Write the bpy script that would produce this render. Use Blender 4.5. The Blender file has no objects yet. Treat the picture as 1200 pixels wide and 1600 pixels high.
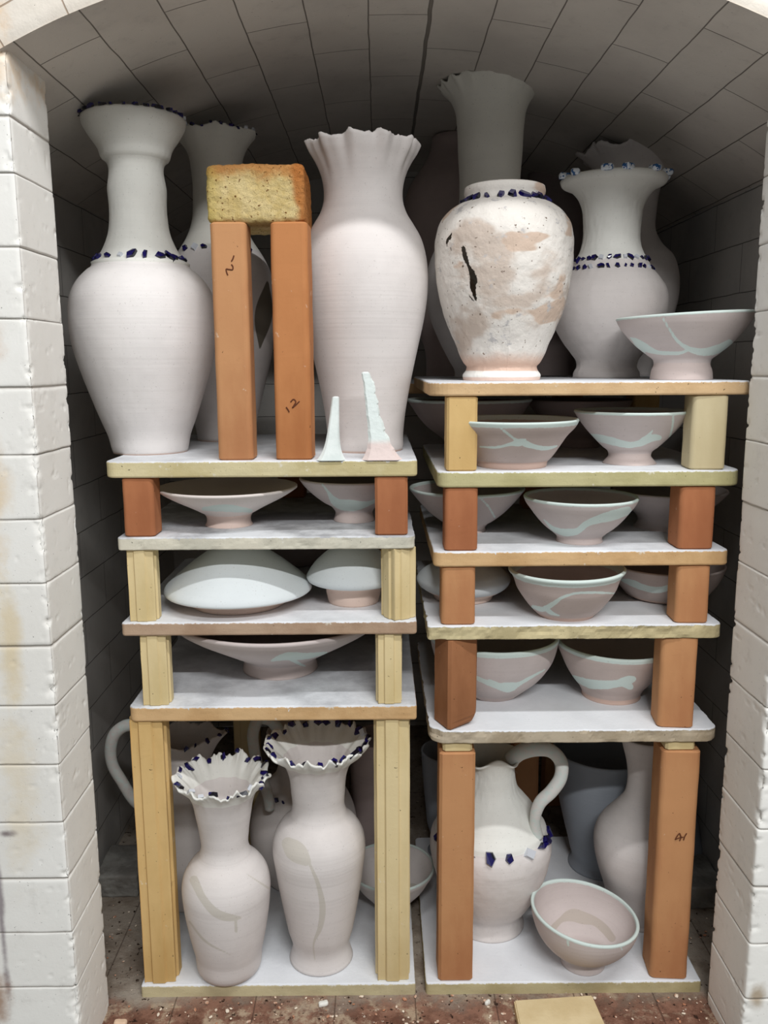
import bpy, bmesh, math, random
import numpy as np
from mathutils import Vector, Matrix, noise as mnoise
PI = math.pi
sc = bpy.context.scene
COL = sc.collection

# ------------------------------------------------------------------ camera
F = 1330.0                      # focal length in pixels of a 1200x1600 frame
H = 1.45                        # eye height
PITCH, YAW, ROLL = math.radians(9.9), math.radians(0.30), math.radians(0.30)
CAM = Vector((0, 0, H))
R = Matrix.Rotation(-YAW, 3, 'Z') @ Matrix.Rotation(PI/2 - PITCH, 3, 'X') @ Matrix.Rotation(-ROLL, 3, 'Z')
cd = bpy.data.cameras.new('camera'); cam = bpy.data.objects.new('camera', cd); COL.objects.link(cam)
cam.matrix_world = Matrix.Translation(CAM) @ R.to_4x4()
cd.sensor_fit = 'VERTICAL'; cd.sensor_height = 36.0; cd.lens = F * 36.0 / 1600.0
cd.clip_start = 0.05
sc.camera = cam

# ------------------------------------------------------------------ light
sc.view_settings.view_transform = 'Standard'; sc.view_settings.look = 'None'
sc.view_settings.gamma = 1.0; sc.view_settings.use_curve_mapping = False
sc.view_settings.exposure = -0.45
w = bpy.data.worlds.new('room_air'); sc.world = w; w.use_nodes = True
w.node_tree.nodes['Background'].inputs[0].default_value = (0.93, 0.97, 1.0, 1)
w.node_tree.nodes['Background'].inputs[1].default_value = 0.32
def tube_light(name, x, y, z, power, length=1.2):
    l = bpy.data.lights.new(name, 'AREA'); l.shape = 'RECTANGLE'; l.size = length; l.size_y = 0.05
    l.energy = power; l.color = (0.98, 0.99, 1.0)
    o = bpy.data.objects.new(name, l); COL.objects.link(o); o.location = (x, y, z)
    o.rotation_euler = (math.radians(18), 0, 0)
tube_light('ceiling_tube_near', 0.45, 0.30, H+1.25, 24)
tube_light('ceiling_tube_far', 0.45, -1.00, H+1.25, 64)

# ------------------------------------------------------------------ pixel helpers (used once, to survey the place)
def ray(px, py):
    return R @ Vector(((px-600)/F, -(py-800)/F, -1.0))
def at(px, py, Y):
    d = ray(px, py); return CAM + d*(Y/d.y)
def on_z(px, py, Z):
    d = ray(px, py); return CAM + d*((Z-H)/d.z)
Rn = np.array(R); CN = np.array(CAM)
def proj(P):
    q = (P - CN) @ Rn
    return np.stack([600 + F*q[..., 0]/(-q[..., 2]), 800 - F*q[..., 1]/(-q[..., 2])], -1)

# ------------------------------------------------------------------ noise
def vnoise(u, v, seed=0):
    rs = np.random.RandomState(seed); G = rs.rand(64, 64)
    iu = np.floor(u).astype(int); iv = np.floor(v).astype(int)
    fu = u-iu; fv = v-iv; fu = fu*fu*(3-2*fu); fv = fv*fv*(3-2*fv)
    g = lambda a, b: G[a % 64, b % 64]
    return (g(iu, iv)*(1-fu)+g(iu+1, iv)*fu)*(1-fv) + (g(iu, iv+1)*(1-fu)+g(iu+1, iv+1)*fu)*fv
def fbm(u, v, seed=0, n=4):
    s = 0; a = 0.5
    for k in range(n):
        s = s + a*vnoise(u*2**k, v*2**k, seed+k); a *= 0.5
    return s

# ------------------------------------------------------------------ materials
def lin(c):
    return tuple(((x/255)/12.92 if x/255 <= .04045 else ((x/255+.055)/1.055)**2.4) for x in c) + (1,)
class NT:
    def __init__(s, name):
        s.m = bpy.data.materials.new(name); s.m.use_nodes = True; s.t = s.m.node_tree
        s.b = s.t.nodes['Principled BSDF']
    def n(s, ty, **kw):
        nd = s.t.nodes.new(ty)
        for k, v in kw.items(): setattr(nd, k, v)
        return nd
    def l(s, a, b): s.t.links.new(a, b)
    def coord(s, kind='Object'):
        return s.n('ShaderNodeTexCoord').outputs[kind]
    def noise(s, scale, detail=4, rough=.55, vec=None, dim='3D'):
        nd = s.n('ShaderNodeTexNoise'); nd.inputs['Scale'].default_value = scale
        nd.inputs['Detail'].default_value = detail; nd.inputs['Roughness'].default_value = rough
        s.l(vec if vec is not None else s.coord(), nd.inputs['Vector']); return nd.outputs['Fac']
    def ramp(s, fac, stops):
        r = s.n('ShaderNodeValToRGB'); e = r.color_ramp.elements
        while len(e) < len(stops): e.new(0.5)
        for i, (p, c) in enumerate(stops):
            e[i].position = p; e[i].color = c if len(c) == 4 else lin(c)
        s.l(fac, r.inputs[0]); return r.outputs[0]
    def fac(s, f, lo, hi):
        r = s.n('ShaderNodeMapRange'); r.interpolation_type = 'SMOOTHSTEP'
        r.inputs['From Min'].default_value = lo; r.inputs['From Max'].default_value = hi
        s.l(f, r.inputs['Value']); return r.outputs[0]
    def mix(s, f, a, b, mode='MIX'):
        m = s.n('ShaderNodeMix', data_type='RGBA', blend_type=mode)
        if isinstance(f, (int, float)): m.inputs[0].default_value = f
        else: s.l(f, m.inputs[0])
        for i, x in ((6, a), (7, b)):
            if isinstance(x, tuple): m.inputs[i].default_value = x if len(x) == 4 else lin(x)
            else: s.l(x, m.inputs[i])
        return m.outputs[2]
    def math(s, op, a, b=None, c=None):
        m = s.n('ShaderNodeMath', operation=op)
        for i, x in enumerate((a, b, c)):
            if x is None: continue
            if isinstance(x, (int, float)): m.inputs[i].default_value = x
            else: s.l(x, m.inputs[i])
        return m.outputs[0]
    def map(s, vec, scale=(1, 1, 1), loc=(0, 0, 0)):
        m = s.n('ShaderNodeMapping'); m.inputs['Scale'].default_value = scale; m.inputs['Location'].default_value = loc
        s.l(vec, m.inputs[0]); return m.outputs[0]
    def attr(s, name):
        a = s.n('ShaderNodeAttribute'); a.attribute_name = name; return a.outputs['Fac']
    def sep(s, vec):
        x = s.n('ShaderNodeSeparateXYZ'); s.l(vec, x.inputs[0]); return x.outputs
    def bump(s, h, strength, dist, prev=None):
        b = s.n('ShaderNodeBump'); b.inputs['Strength'].default_value = strength; b.inputs['Distance'].default_value = dist
        s.l(h, b.inputs['Height'])
        if prev is not None: s.l(prev, b.inputs['Normal'])
        return b.outputs[0]
    def done(s, col, rough=.8, normal=None, spec=.3):
        if isinstance(col, tuple): s.b.inputs['Base Color'].default_value = col if len(col) == 4 else lin(col)
        else: s.l(col, s.b.inputs['Base Color'])
        s.b.inputs['Roughness'].default_value = rough
        s.b.inputs['Specular IOR Level'].default_value = spec
        if normal is not None: s.l(normal, s.b.inputs['Normal'])
        return s.m

def glaze_mat(name, base, foot=(222, 196, 182), mark=(208, 221, 215), vary=10, rings=.25, rough=.72, mark2=None, spec=.3):
    """unfired glaze over bisque: 'foot' = bare clay band, 'mark' = brushed stroke field, 'pool' = thicker glaze patch"""
    t = NT(name); ob = t.coord()
    n1 = t.noise(9, 5, .6); c2 = tuple(max(0, x-vary) for x in base)
    col = t.mix(t.fac(n1, .35, .68), base, c2)
    st = t.noise(6, 4, .6, t.map(ob, (1.2, 1.2, 16)))
    col = t.mix(t.math('MULTIPLY', t.fac(st, .45, .75), .2), col, tuple(max(0, x-vary*2) for x in base))
    pool = mark2 or tuple(max(0, x-20) for x in base[:2]) + (max(0, base[2]-26),)
    col = t.mix(t.fac(t.attr('pool'), -.0006, .0008), col, pool)
    col = t.mix(t.fac(t.attr('foot'), .3, .7), col, foot)
    wob = t.math('MULTIPLY', t.math('SUBTRACT', t.noise(120, 3), .5), .002)
    mk = t.math('ADD', t.attr('mark'), wob)
    col = t.mix(t.fac(mk, -.0004, .0006), col, mark)
    sp = t.noise(420, 2, .5); col = t.mix(t.math('MULTIPLY', t.fac(sp, .66, .74), .25), col, (120, 105, 98))
    h = t.noise(5, 3, .5, t.map(ob, (.4, .4, 40)))
    nb = t.bump(h, rings*.6, .002); nb = t.bump(t.noise(300, 3), .12, .0006, nb)
    return t.done(col, rough, nb, spec)

def post_mat(name, a, b, grit=.5, chalk=True):
    t = NT(name); ob = t.coord()
    col = t.mix(t.fac(t.noise(14, 4, .6, t.map(ob, (1, 1, .35))), .35, .7), a, b)
    dk = tuple(int(x*.72) for x in b)
    col = t.mix(t.math('MULTIPLY', t.fac(t.noise(38, 3), .66, .78), .45), col, dk)
    col = t.mix(t.fac(t.noise(210, 2), .73, .77), col, tuple(int(x*.5) for x in b))
    if chalk: col = t.mix(t.math('MULTIPLY', t.fac(t.noise(60, 4), .70, .76), .6), col, (232, 222, 205))
    nb = t.bump(t.noise(260, 4, .7), .25*grit, .0012); nb = t.bump(t.noise(30, 3), .2, .002, nb)
    return t.done(col, .78, nb, .25)

def shelf_mat(name, a, b, thick, wash=(232, 234, 237), grey=(180, 181, 184), dirty=.35, drip=.5):
    t = NT(name); ob = t.coord(); s = t.sep(ob)
    edge = t.mix(t.fac(t.noise(12, 5, .6), .38, .66), a, b)
    edge = t.mix(t.fac(t.noise(240, 2), .70, .75), edge, tuple(int(x*.55) for x in b))
    edge = t.mix(t.math('MULTIPLY', t.fac(t.noise(55, 4), .66, .74), .7), edge, (226, 220, 205))
    top = t.mix(t.math('MULTIPLY', t.fac(t.noise(7, 6, .65), .40, .62), dirty*1.4), wash, grey)
    top = t.mix(t.fac(t.noise(26, 4, .6, t.map(ob, (1, 1.6, 1))), .73, .77), top, (128, 124, 120))
    top = t.mix(t.fac(t.noise(150, 2), .75, .79), top, (96, 90, 84))
    dn = t.noise(60, 4, .7, t.map(ob, (1, 1, .25)))
    lim = t.math('MULTIPLY', t.fac(dn, .60, .82), -.013*drip)
    lim = t.math('ADD', lim, t.math('MULTIPLY', t.noise(220, 3), -.0036))
    m = t.fac(t.math('SUBTRACT', s[2], lim), -.0005, .0007)      # z = 0 is the top face of the slab
    col = t.mix(m, edge, top)
    nb = t.bump(t.noise(190, 5, .7), .45, .0012); nb = t.bump(t.noise(25, 4), .25, .002, nb)
    return t.done(col, .88, nb, .15)

def brick_mat(name, base, dark, w=.229, h=.0765, mortar=.0011, gap=(70, 66, 62), crack_v=None, joint_attr=False, stains=(), bump=.5):
    t = NT(name); uv = t.coord('UV'); ob = t.coord()
    col = t.mix(t.fac(t.noise(5, 5, .6), .35, .7), base, dark)
    col = t.mix(t.math('MULTIPLY', t.fac(t.noise(40, 5, .7), .55, .75), .3), col, tuple(int(x*.86) for x in dark))
    for (cx, cy, cz, rx, ry, rz, c, k) in stains:
        v = t.map(ob, (1/rx, 1/ry, 1/rz), (-cx/rx, -cy/ry, -cz/rz))
        ln = t.n('ShaderNodeVectorMath', operation='LENGTH'); t.l(v, ln.inputs[0])
        f = t.math('ADD', ln.outputs['Value'], t.math('MULTIPLY', t.math('SUBTRACT', t.noise(16, 5, .65), .5), 2.2))
        f = t.fac(f, 1.15, .1)
        col = t.mix(t.math('MULTIPLY', f, k), col, c)
    col = t.mix(t.fac(t.noise(330, 2), .72, .76), col, tuple(int(x*.72) for x in dark))
    hgt = t.noise(280, 4, .7)
    nb = t.bump(hgt, bump*.6, .0012); nb = t.bump(t.noise(45, 4, .6), bump*.5, .003, nb)
    if joint_attr:
        j = t.attr('joint')
    else:
        bt = t.n('ShaderNodeTexBrick'); bt.offset = .5; bt.squash = 1
        wob = t.n('ShaderNodeVectorMath', operation='ADD')
        no = t.n('ShaderNodeTexNoise'); no.inputs['Scale'].default_value = 14; t.l(uv, no.inputs['Vector'])
        sb = t.n('ShaderNodeVectorMath', operation='SUBTRACT'); t.l(no.outputs['Color'], sb.inputs[0]); sb.inputs[1].default_value = (.5, .5, .5)
        scl = t.n('ShaderNodeVectorMath', operation='SCALE'); t.l(sb.outputs[0], scl.inputs[0]); scl.inputs['Scale'].default_value = .004
        t.l(uv, wob.inputs[0]); t.l(scl.outputs[0], wob.inputs[1])
        t.l(wob.outputs[0], bt.inputs['Vector'])
        bt.inputs['Scale'].default_value = 1; bt.inputs['Brick Width'].default_value = w; bt.inputs['Row Height'].default_value = h
        bt.inputs['Mortar Size'].default_value = mortar; bt.inputs['Mortar Smooth'].default_value = .35; bt.inputs['Bias'].default_value = 0
        j = bt.outputs['Fac']
        rnd = t.n('ShaderNodeSeparateColor'); t.l(bt.outputs['Color'], rnd.inputs[0])
        bt.inputs['Color1'].default_value = (0, 0, 0, 1); bt.inputs['Color2'].default_value = (1, 1, 1, 1)
        col = t.mix(t.math('MULTIPLY', rnd.outputs[0], .22), col, tuple(int(x*.86) for x in base))
        if crack_v is not None:
            u = t.sep(wob.outputs[0]); d = t.math('ABSOLUTE', t.math('SUBTRACT', u[1], crack_v))
            j = t.math('MAXIMUM', j, t.fac(d, .0030, .0018))
    nb = t.bump(t.math('SUBTRACT', 1.0, j), .8, .003, nb)
    col = t.mix(t.math('MULTIPLY', j, .85), col, gap)
    return t.done(col, .92, nb, .1)

# ------------------------------------------------------------------ mesh helpers
def new_mesh(name, V, faces, mat=None, parent=None, smooth=True, attrs=None, loc=None):
    me = bpy.data.meshes.new(name); V = np.asarray(V, float).reshape(-1, 3)
    if loc is not None: V = V - np.asarray(loc, float)
    me.from_pydata(V.tolist(), [], faces if isinstance(faces, list) else faces.tolist())
    if attrs:
        for k, a in attrs.items():
            at_ = me.attributes.new(k, 'FLOAT', 'POINT'); at_.data.foreach_set('value', np.asarray(a, np.float32).ravel())
    me.update()
    if smooth: me.polygons.foreach_set('use_smooth', [True]*len(me.polygons))
    o = bpy.data.objects.new(name, me); COL.objects.link(o)
    if mat: me.materials.append(mat)
    if loc is not None: o.location = loc
    if parent is not None:
        o.parent = parent
        if loc is not None: o.location = Vector(loc) - parent.location
    return o
def empty(name, loc):
    o = bpy.data.objects.new(name, None); COL.objects.link(o); o.location = loc; o.empty_display_size = .02; return o
def tag(o, label, cat, group=None, kind=None):
    if label: o['label'] = label
    if cat: o['category'] = cat
    if group: o['group'] = group
    if kind: o['kind'] = kind
    return o
def grid_faces(nr, nt, wrap=True):
    i = np.arange(nr-1)[:, None]; j = np.arange(nt if wrap else nt-1)[None, :]; j2 = (j+1) % nt
    a = i*nt+j; b = i*nt+j2; c = (i+1)*nt+j2; d = (i+1)*nt+j
    return np.stack([a, b, c, d], -1).reshape(-1, 4)
def catmull(P, n, px2=False):
    P = np.asarray(P, float); d = np.r_[0, np.cumsum(np.linalg.norm(np.diff(P, axis=0)[:, :(2 if P.shape[1] == 2 or px2 else 3)], axis=1) + 1e-9)]
    # monotone-ish cubic Hermite with finite difference tangents
    h = np.diff(d); s = np.diff(P, axis=0)/h[:, None]
    m = np.vstack([s[:1], (s[:-1]*h[1:, None]+s[1:]*h[:-1, None])/(h[:-1]+h[1:])[:, None], s[-1:]])
    x = np.linspace(0, d[-1], n); k = np.clip(np.searchsorted(d, x, 'right')-1, 0, len(h)-1)
    u = ((x-d[k])/h[k])[:, None]; hh = h[k][:, None]
    return ((2*u**3-3*u**2+1)*P[k] + (u**3-2*u**2+u)*hh*m[k] + (-2*u**3+3*u**2)*P[k+1] + (u**3-u**2)*hh*m[k+1])

def sweep(pts, rad, n=14, cap=True, flat=1.0):
    """tube along pts (list of Vector), rad = list or float; returns V, faces"""
    P = catmull(np.array([[*p] for p in pts]), max(40, len(pts)*6)) if len(pts) > 2 else np.array([[*p] for p in pts], float)
    m = len(P); rr = np.interp(np.linspace(0, 1, m), np.linspace(0, 1, len(rad)) if hasattr(rad, '__len__') else [0, 1], rad if hasattr(rad, '__len__') else [rad, rad])
    T = np.gradient(P, axis=0); T /= np.linalg.norm(T, axis=1)[:, None]
    up = np.array([0, 1.0, 0]); V = []
    for p, t, r in zip(P, T, rr):
        a = np.cross(t, up); a /= max(1e-6, np.linalg.norm(a)); b = np.cross(a, t)
        th = np.linspace(0, 2*PI, n, endpoint=False)
        V.append(p + r*(np.cos(th)[:, None]*a*flat + np.sin(th)[:, None]*b))
    V = np.concatenate(V); f = grid_faces(m, n).tolist()
    if cap: f += [list(range(n))[::-1], list(range((m-1)*n, m*n))]
    return V, f

def seg_dist(Q, A, B):
    ab = B-A; t = np.clip(((Q-A)@ab)/max(1e-9, ab@ab), 0, 1)
    return np.linalg.norm(Q-(A+t[:, None]*ab), axis=1), t
def stroke_field(Q, strokes, pxm):
    """Q pixels (n,2); stroke = [(x,y,halfwidth), ...]; returns signed field in metres (positive inside)"""
    best = np.full(len(Q), -1.0)
    for s in strokes:
        s = catmull(np.array(s, float), len(s)*5, True) if len(s) > 2 else np.array(s, float)
        for a, b in zip(s[:-1], s[1:]):
            d, t = seg_dist(Q, a[:2], b[:2]); best = np.maximum(best, ((a[2]*(1-t)+b[2]*t)-d)*pxm)
    return best

class Pot:
    """a thrown pot from its silhouette: prof = [(y_px, halfwidth_px), ...] from the rim down to just above the foot"""
    def __init__(s, name, label, cat, cx, prof, foot_hw, Z, mat, Yc=None, base_y=None, t=.004, closed=False, nt=160, nr=70,
                 ruffle=None, strokes=(), pools=(), footband=None, split=(), seed=1, group=None, lean=0, holes=None, rough=0,
                 wob=.0, lip=True, dX=0, inner_mat=None, rim_band=None, innerpool=None, turn=0, corr=None, zf=None):
        if Yc is None:
            f0 = on_z(cx, base_y, Z); Yc = f0.y + foot_hw*f0.y*1.02/F*1.0
        ym = (prof[0][0]+prof[-1][0])/2; X = at(cx, ym, Yc).x + dX
        rad = lambda y, hw: (at(cx+hw, y, Yc)-at(cx, y, Yc)).length
        prof = [tuple(map(float, p)) for p in prof]
        if corr is None: corr = ('bowl' in name or 'wide_dish' in name)
        if corr:      # the outline seen from above is not the profile at the axis: walk it back
            raw = list(prof)
            for it in range(8):
                new = [raw[0]]
                for i in range(1, len(raw)):
                    a, b = prof[max(0, i-1)], prof[min(len(prof)-1, i+1)]
                    e = math.atan2(H-at(cx, raw[i][0], Yc).z, Yc)
                    dz, dr = a[0]-b[0], a[1]-b[1]              # along the profile, px
                    k = -dr/min(-1e-3, dz) if dz < 0 else 0.0
                    ca = max(-.25, min(.72, k*math.tan(e))); sa = math.sqrt(1-ca*ca)
                    rr = raw[i][1]/sa; new.append((raw[i][0]-rr*ca*math.sin(e), rr))
                prof = [(.5*p[0]+.5*q[0], .5*p[1]+.5*q[1]) for p, q in zip(prof, new)]
            prof = [prof[0]]+[q for p, q in zip(prof[:-1], prof[1:])]
            out_ = [prof[0]]
            for q in prof[1:]:
                out_.append((max(q[0], out_[-1][0]+1.0), min(q[1], raw[0][1]*1.0)))
            prof = out_
        P = [(rad(y, hw), at(cx, y, Yc).z) for y, hw in prof][::-1]
        yb = prof[-1][0]
        P = [(rad(yb, foot_hw), Z)] + [(r, max(z, Z+.001*(i+1))) for i, (r, z) in enumerate(P)]
        s.X, s.Y, s.Z = X, Yc, Z; s.P = P; s.pxm = rad(ym, 1)
        C = catmull(P, nr); C[:, 0] = np.maximum(C[:, 0], 0)
        f = C[0, 0]
        out = np.vstack([[[0, Z+.002], [f*.6, Z+.002], [f*.93, Z]], C])
        if not closed:
            T = np.gradient(C, axis=0); T /= np.linalg.norm(T, axis=1)[:, None]
            Nn = np.stack([T[:, 1], -T[:, 0]], -1)
            I = C - Nn*t
            I = I[(I[:, 1] > Z+.006)][::-1]
            I[:, 0] = np.maximum(I[:, 0], .0015)
            tip = C[-1] - Nn[-1]*t*.5 + T[-1]*t*.38
            zi = I[-1, 1]
            inn = np.vstack([[tip], I, [[I[-1, 0]*.5, zi-.002]], [[0.0, zi-.003]]])
            full = np.vstack([out, inn])
        else:
            full = out
        s.no = len(out); NR = len(full)
        th = np.linspace(0, 2*PI, nt, endpoint=False) ; s.th = th
        r = full[:, 0][:, None]*np.ones(nt); z = full[:, 1][:, None]*np.ones(nt)
        zt = C[-1, 1]
        rs = np.random.RandomState(seed)
        if wob: r = r*(1+wob*np.sin(2*th+rs.rand()*6)[None, :]); z = z + (z-Z)*wob*np.cos(th+rs.rand()*6)
        if lean: z = z + lean*np.sin(th)[None, :]*r*((z-Z)/(zt-Z))**2
        if ruffle:
            zs = zt-ruffle['h']; k = ruffle['k']; q = np.clip((z-zs)/(zt-zs), 0, 1)
            ph = rs.rand(6)*6.28
            wv = np.sin(k*th+ph[0]+.5*np.sin(2*th+ph[1])) + .35*np.sin((2*k-1)*th+ph[2])
            jag = fbm(th/(2*PI)*64*ruffle.get('jf', 1), th*0+seed, seed+3, 4)-.47
            jag = jag*np.clip(np.minimum(th, 2*PI-th)*8, 0, 1)
            r = r*(1 + ruffle['ar']*q**2.2*wv[None, :])
            z = z + q**3*(ruffle['az']*np.sin(k*th+ph[0]+1.1+.5*np.sin(2*th+ph[1]))[None, :] + ruffle.get('jag', .006)*jag[None, :]*2*q**6)
            if 'sp' in ruffle:       # pulled spout: (angle, width, out, up)
                a0, wd, so, su = ruffle['sp']; g = np.exp(-(((th-a0+PI) % (2*PI)-PI)/wd)**2)[None, :]
                r = r + so*g*q**1.6; z = z + su*g*q**2
        if zf: z = z + np.clip((z-(zt-.03))/.03, 0, 1)**2*zf((th+PI) % (2*PI)-PI)[None, :]
        if rough:
            dn = fbm(th[None, :]*r.max()/.012+40, z/.012, seed+9, 4)-.47
            msk = np.clip((z-Z)/.01, 0, 1)*np.clip((zt-z)/.02, 0, 1); r = r + rough*dn*msk
        # theta = 0 faces the viewer side (-Y), + is to the right
        x = X + r*np.sin(th+turn); y = Yc - r*np.cos(th+turn)
        V = np.stack([x, y, z], -1); s.V = V
        fl = V.reshape(-1, 3); n = len(fl)
        at_ = {'mark': np.full(n, -1.0), 'pool': np.full(n, -1.0), 'foot': np.zeros(n)}
        isout = np.repeat(np.arange(NR) < s.no+1, nt)
        # marks wrap round the pot: the far half repeats the near half, turned
        fm = fl.copy(); back = fm[:, 1] > Yc
        fm[back] = np.stack([2*X-fm[back, 0], 2*Yc-fm[back, 1], fm[back, 2]], -1)
        Q = proj(fm)
        if strokes: at_['mark'] = np.where(isout, stroke_field(Q, strokes, s.pxm), -1)
        if pools: at_['pool'] = np.where(isout, stroke_field(Q, pools, s.pxm), -1)
        if innerpool: at_['pool'] = np.where(~isout, stroke_field(proj(fl), innerpool, s.pxm), -1)
        if rim_band:             # painted rim, metres below the lip
            zl = z[s.no-1][None, :]*np.ones((NR, 1)); at_['mark'] = np.maximum(at_['mark'], (rim_band-(zl-z)).ravel()*.8)
            if isinstance(rim_band, float) and not closed:
                pass
        if footband is not None: at_['foot'] = (1/(1+np.exp(-((Z+footband)-fl[:, 2])/.0009)))*isout
        Fc = grid_faces(NR, nt); ring = np.repeat(np.arange(NR-1), nt)
        if holes:
            Qo = proj(fl); hf = stroke_field(Qo, holes, 1.0); hf[fl[:, 1] > Yc] = -9
            hv = hf + (fbm(Qo[:, 0]/2.2, Qo[:, 1]/2.2, 5, 3)-.45)*3.0
            keep = ~((hv[Fc] > 0).all(axis=1)); Fc = Fc[keep]; ring = ring[keep]
        loc = (X, Yc, Z)
        if split:                # [(part name, z_px upper limit), ...] from the foot up
            s.root = empty(name, loc); s.parts = {}; lims = [at(cx, q_[1], Yc).z if q_[1] is not None else 99 for q_ in split]
            zr = full[:, 1]; zm = (zr[ring]+zr[ring+1])/2
            lo = -99
            for q_, hi in zip(split, lims):
                pn = q_[0]; mt_ = q_[2] if len(q_) > 2 else mat
                sel = Fc[(zm >= lo) & (zm < hi)]; lo = hi
                if not len(sel): continue
                ids, inv = np.unique(sel, return_inverse=True); inv = inv.reshape(sel.shape)
                s.parts[pn] = new_mesh(pn, fl[ids], inv, mt_, s.root, attrs={k: a[ids] for k, a in at_.items()}, loc=loc)
        else:
            s.root = new_mesh(name, fl, Fc, mat, attrs=at_, loc=loc)
        tag(s.root, label, cat, group); s.loc = loc; s.rs = rs
    def ring_of(s, zpx, cx, inner=False):
        z = at(cx, zpx, s.Y).z; Z = s.V[:, 0, 2].copy() if False else s.V[:, :, 2].mean(axis=1)
        if inner: return s.no+1+int(np.argmin(abs(Z[s.no+1:]-z)))
        return 3+int(np.argmin(abs(Z[3:s.no]-z)))
    def normal(s, i, j):
        V = s.V; n = V.shape[1]
        a = V[i, (j+1) % n]-V[i, (j-1) % n]; b = V[min(i+1, len(V)-1), j]-V[i-1, j]
        c = np.cross(a, b); return Vector(c/max(1e-9, np.linalg.norm(c)))
    def add_chips(s, i, degs, size=.005, jitter=.25, sink=.35, up=0, part='body'):
        n = s.V.shape[1]
        for d in degs:
            d = d + s.rs.uniform(-1, 1)*jitter*8
            j = int(round((math.radians(d) % (2*PI))/(2*PI)*n)) % n
            p = Vector(s.V[i, j]); nn = s.normal(i, j)
            m = random.choice(CHIP_MESH)
            o = bpy.data.objects.new('glass_chip', m); COL.objects.link(o)
            o.parent = s.parts[part]
            q = nn.to_track_quat('Z', 'Y') if up == 0 else Vector((0, 0, 1)).to_track_quat('Z', 'Y')
            o.rotation_mode = 'QUATERNION'; o.rotation_quaternion = q @ Matrix.Rotation(s.rs.rand()*6.28, 3, 'Z').to_quaternion()
            k = size*s.rs.uniform(.75, 1.25); o.scale = (k*s.rs.uniform(.8, 1.3), k*s.rs.uniform(.6, 1), k*.6)
            o.location = p + nn*(k*.1) + Vector((0, 0, up)) - Vector(s.loc)
            o['label'] = 'dark blue glass chip'

def slab(name, label, x0, x1, y0, y1, ztop, thick, mat, rc=.012, jag=0.0, bev=.0025, seed=1, rot=0, corner=None, cat='kiln shelf', group='square kiln shelves of the two stacks', bite=()):
    pts = []; W = x1-x0; D = y1-y0; step = .003
    rcs = corner or (rc, rc, rc, rc)
    cs = [(x0+rcs[0], y0+rcs[0], PI, rcs[0]), (x1-rcs[1], y0+rcs[1], 1.5*PI, rcs[1]), (x1-rcs[2], y1-rcs[2], 0, rcs[2]), (x0+rcs[3], y1-rcs[3], .5*PI, rcs[3])]
    raw = []
    for (cx, cy, a0, r_) in cs:
        for k in range(9):
            a = a0+k/8*PI/2; raw.append((cx+r_*math.cos(a), cy+r_*math.sin(a)))
    raw = np.array(raw); nxt = np.roll(raw, -1, 0)
    for a, b in zip(raw, nxt):
        m = max(1, int(np.hypot(*(b-a))/step))
        for k in range(m): pts.append(a+(b-a)*k/m)
    P = np.array(pts); n = len(P); c = P.mean(0)
    T = np.roll(P, -1, 0)-np.roll(P, 1, 0); T /= np.linalg.norm(T, axis=1)[:, None]; N = np.stack([T[:, 1], -T[:, 0]], -1)
    s_ = np.arange(n)*step
    rows = []
    lv = [(-thick, -bev), (-thick+bev*.3, -bev*.3), (-thick+bev, 0)] + [(-thick+bev+(thick-2*bev)*k/4, 0) for k in range(1, 4)] + [(-bev, 0), (-bev*.3, -bev*.3), (0, -bev)]
    for li, (z, off) in enumerate(lv):
        if jag: nz = -jag*np.clip(fbm(s_/.018, s_*0+z/.012, seed, 4)-.40, 0, 1)*4
        else: nz = -.0012*fbm(s_/.03, s_*0+z/.01, seed, 3)
        for (bx, by, br, bd) in bite:
            nz = nz - bd*np.exp(-(((P[:, 0]-bx)**2+(P[:, 1]-by)**2)/br**2))*(1 if z > -thick*.6 else .35)
        q = P + N*(off+nz)[:, None]
        zz = ztop+z + (0 if li < 6 else 0)*s_
        rows.append(np.stack([q[:, 0], q[:, 1], np.full(n, ztop+z)], -1))
    V = np.concatenate(rows); 
    if rot:
        a = math.radians(rot); Cx, Cy = (x0+x1)/2, (y0+y1)/2; dx, dy = V[:, 0]-Cx, V[:, 1]-Cy
        V[:, 0] = Cx+dx*math.cos(a)-dy*math.sin(a); V[:, 1] = Cy+dx*math.sin(a)+dy*math.cos(a)
    f = grid_faces(len(lv), n).tolist() + [list(range(n))[::-1], list(range((len(lv)-1)*n, len(lv)*n))]
    o = new_mesh(name, V, f, mat, loc=((x0+x1)/2, (y0+y1)/2, ztop), smooth=False)
    return tag(o, label, cat, group)

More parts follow.
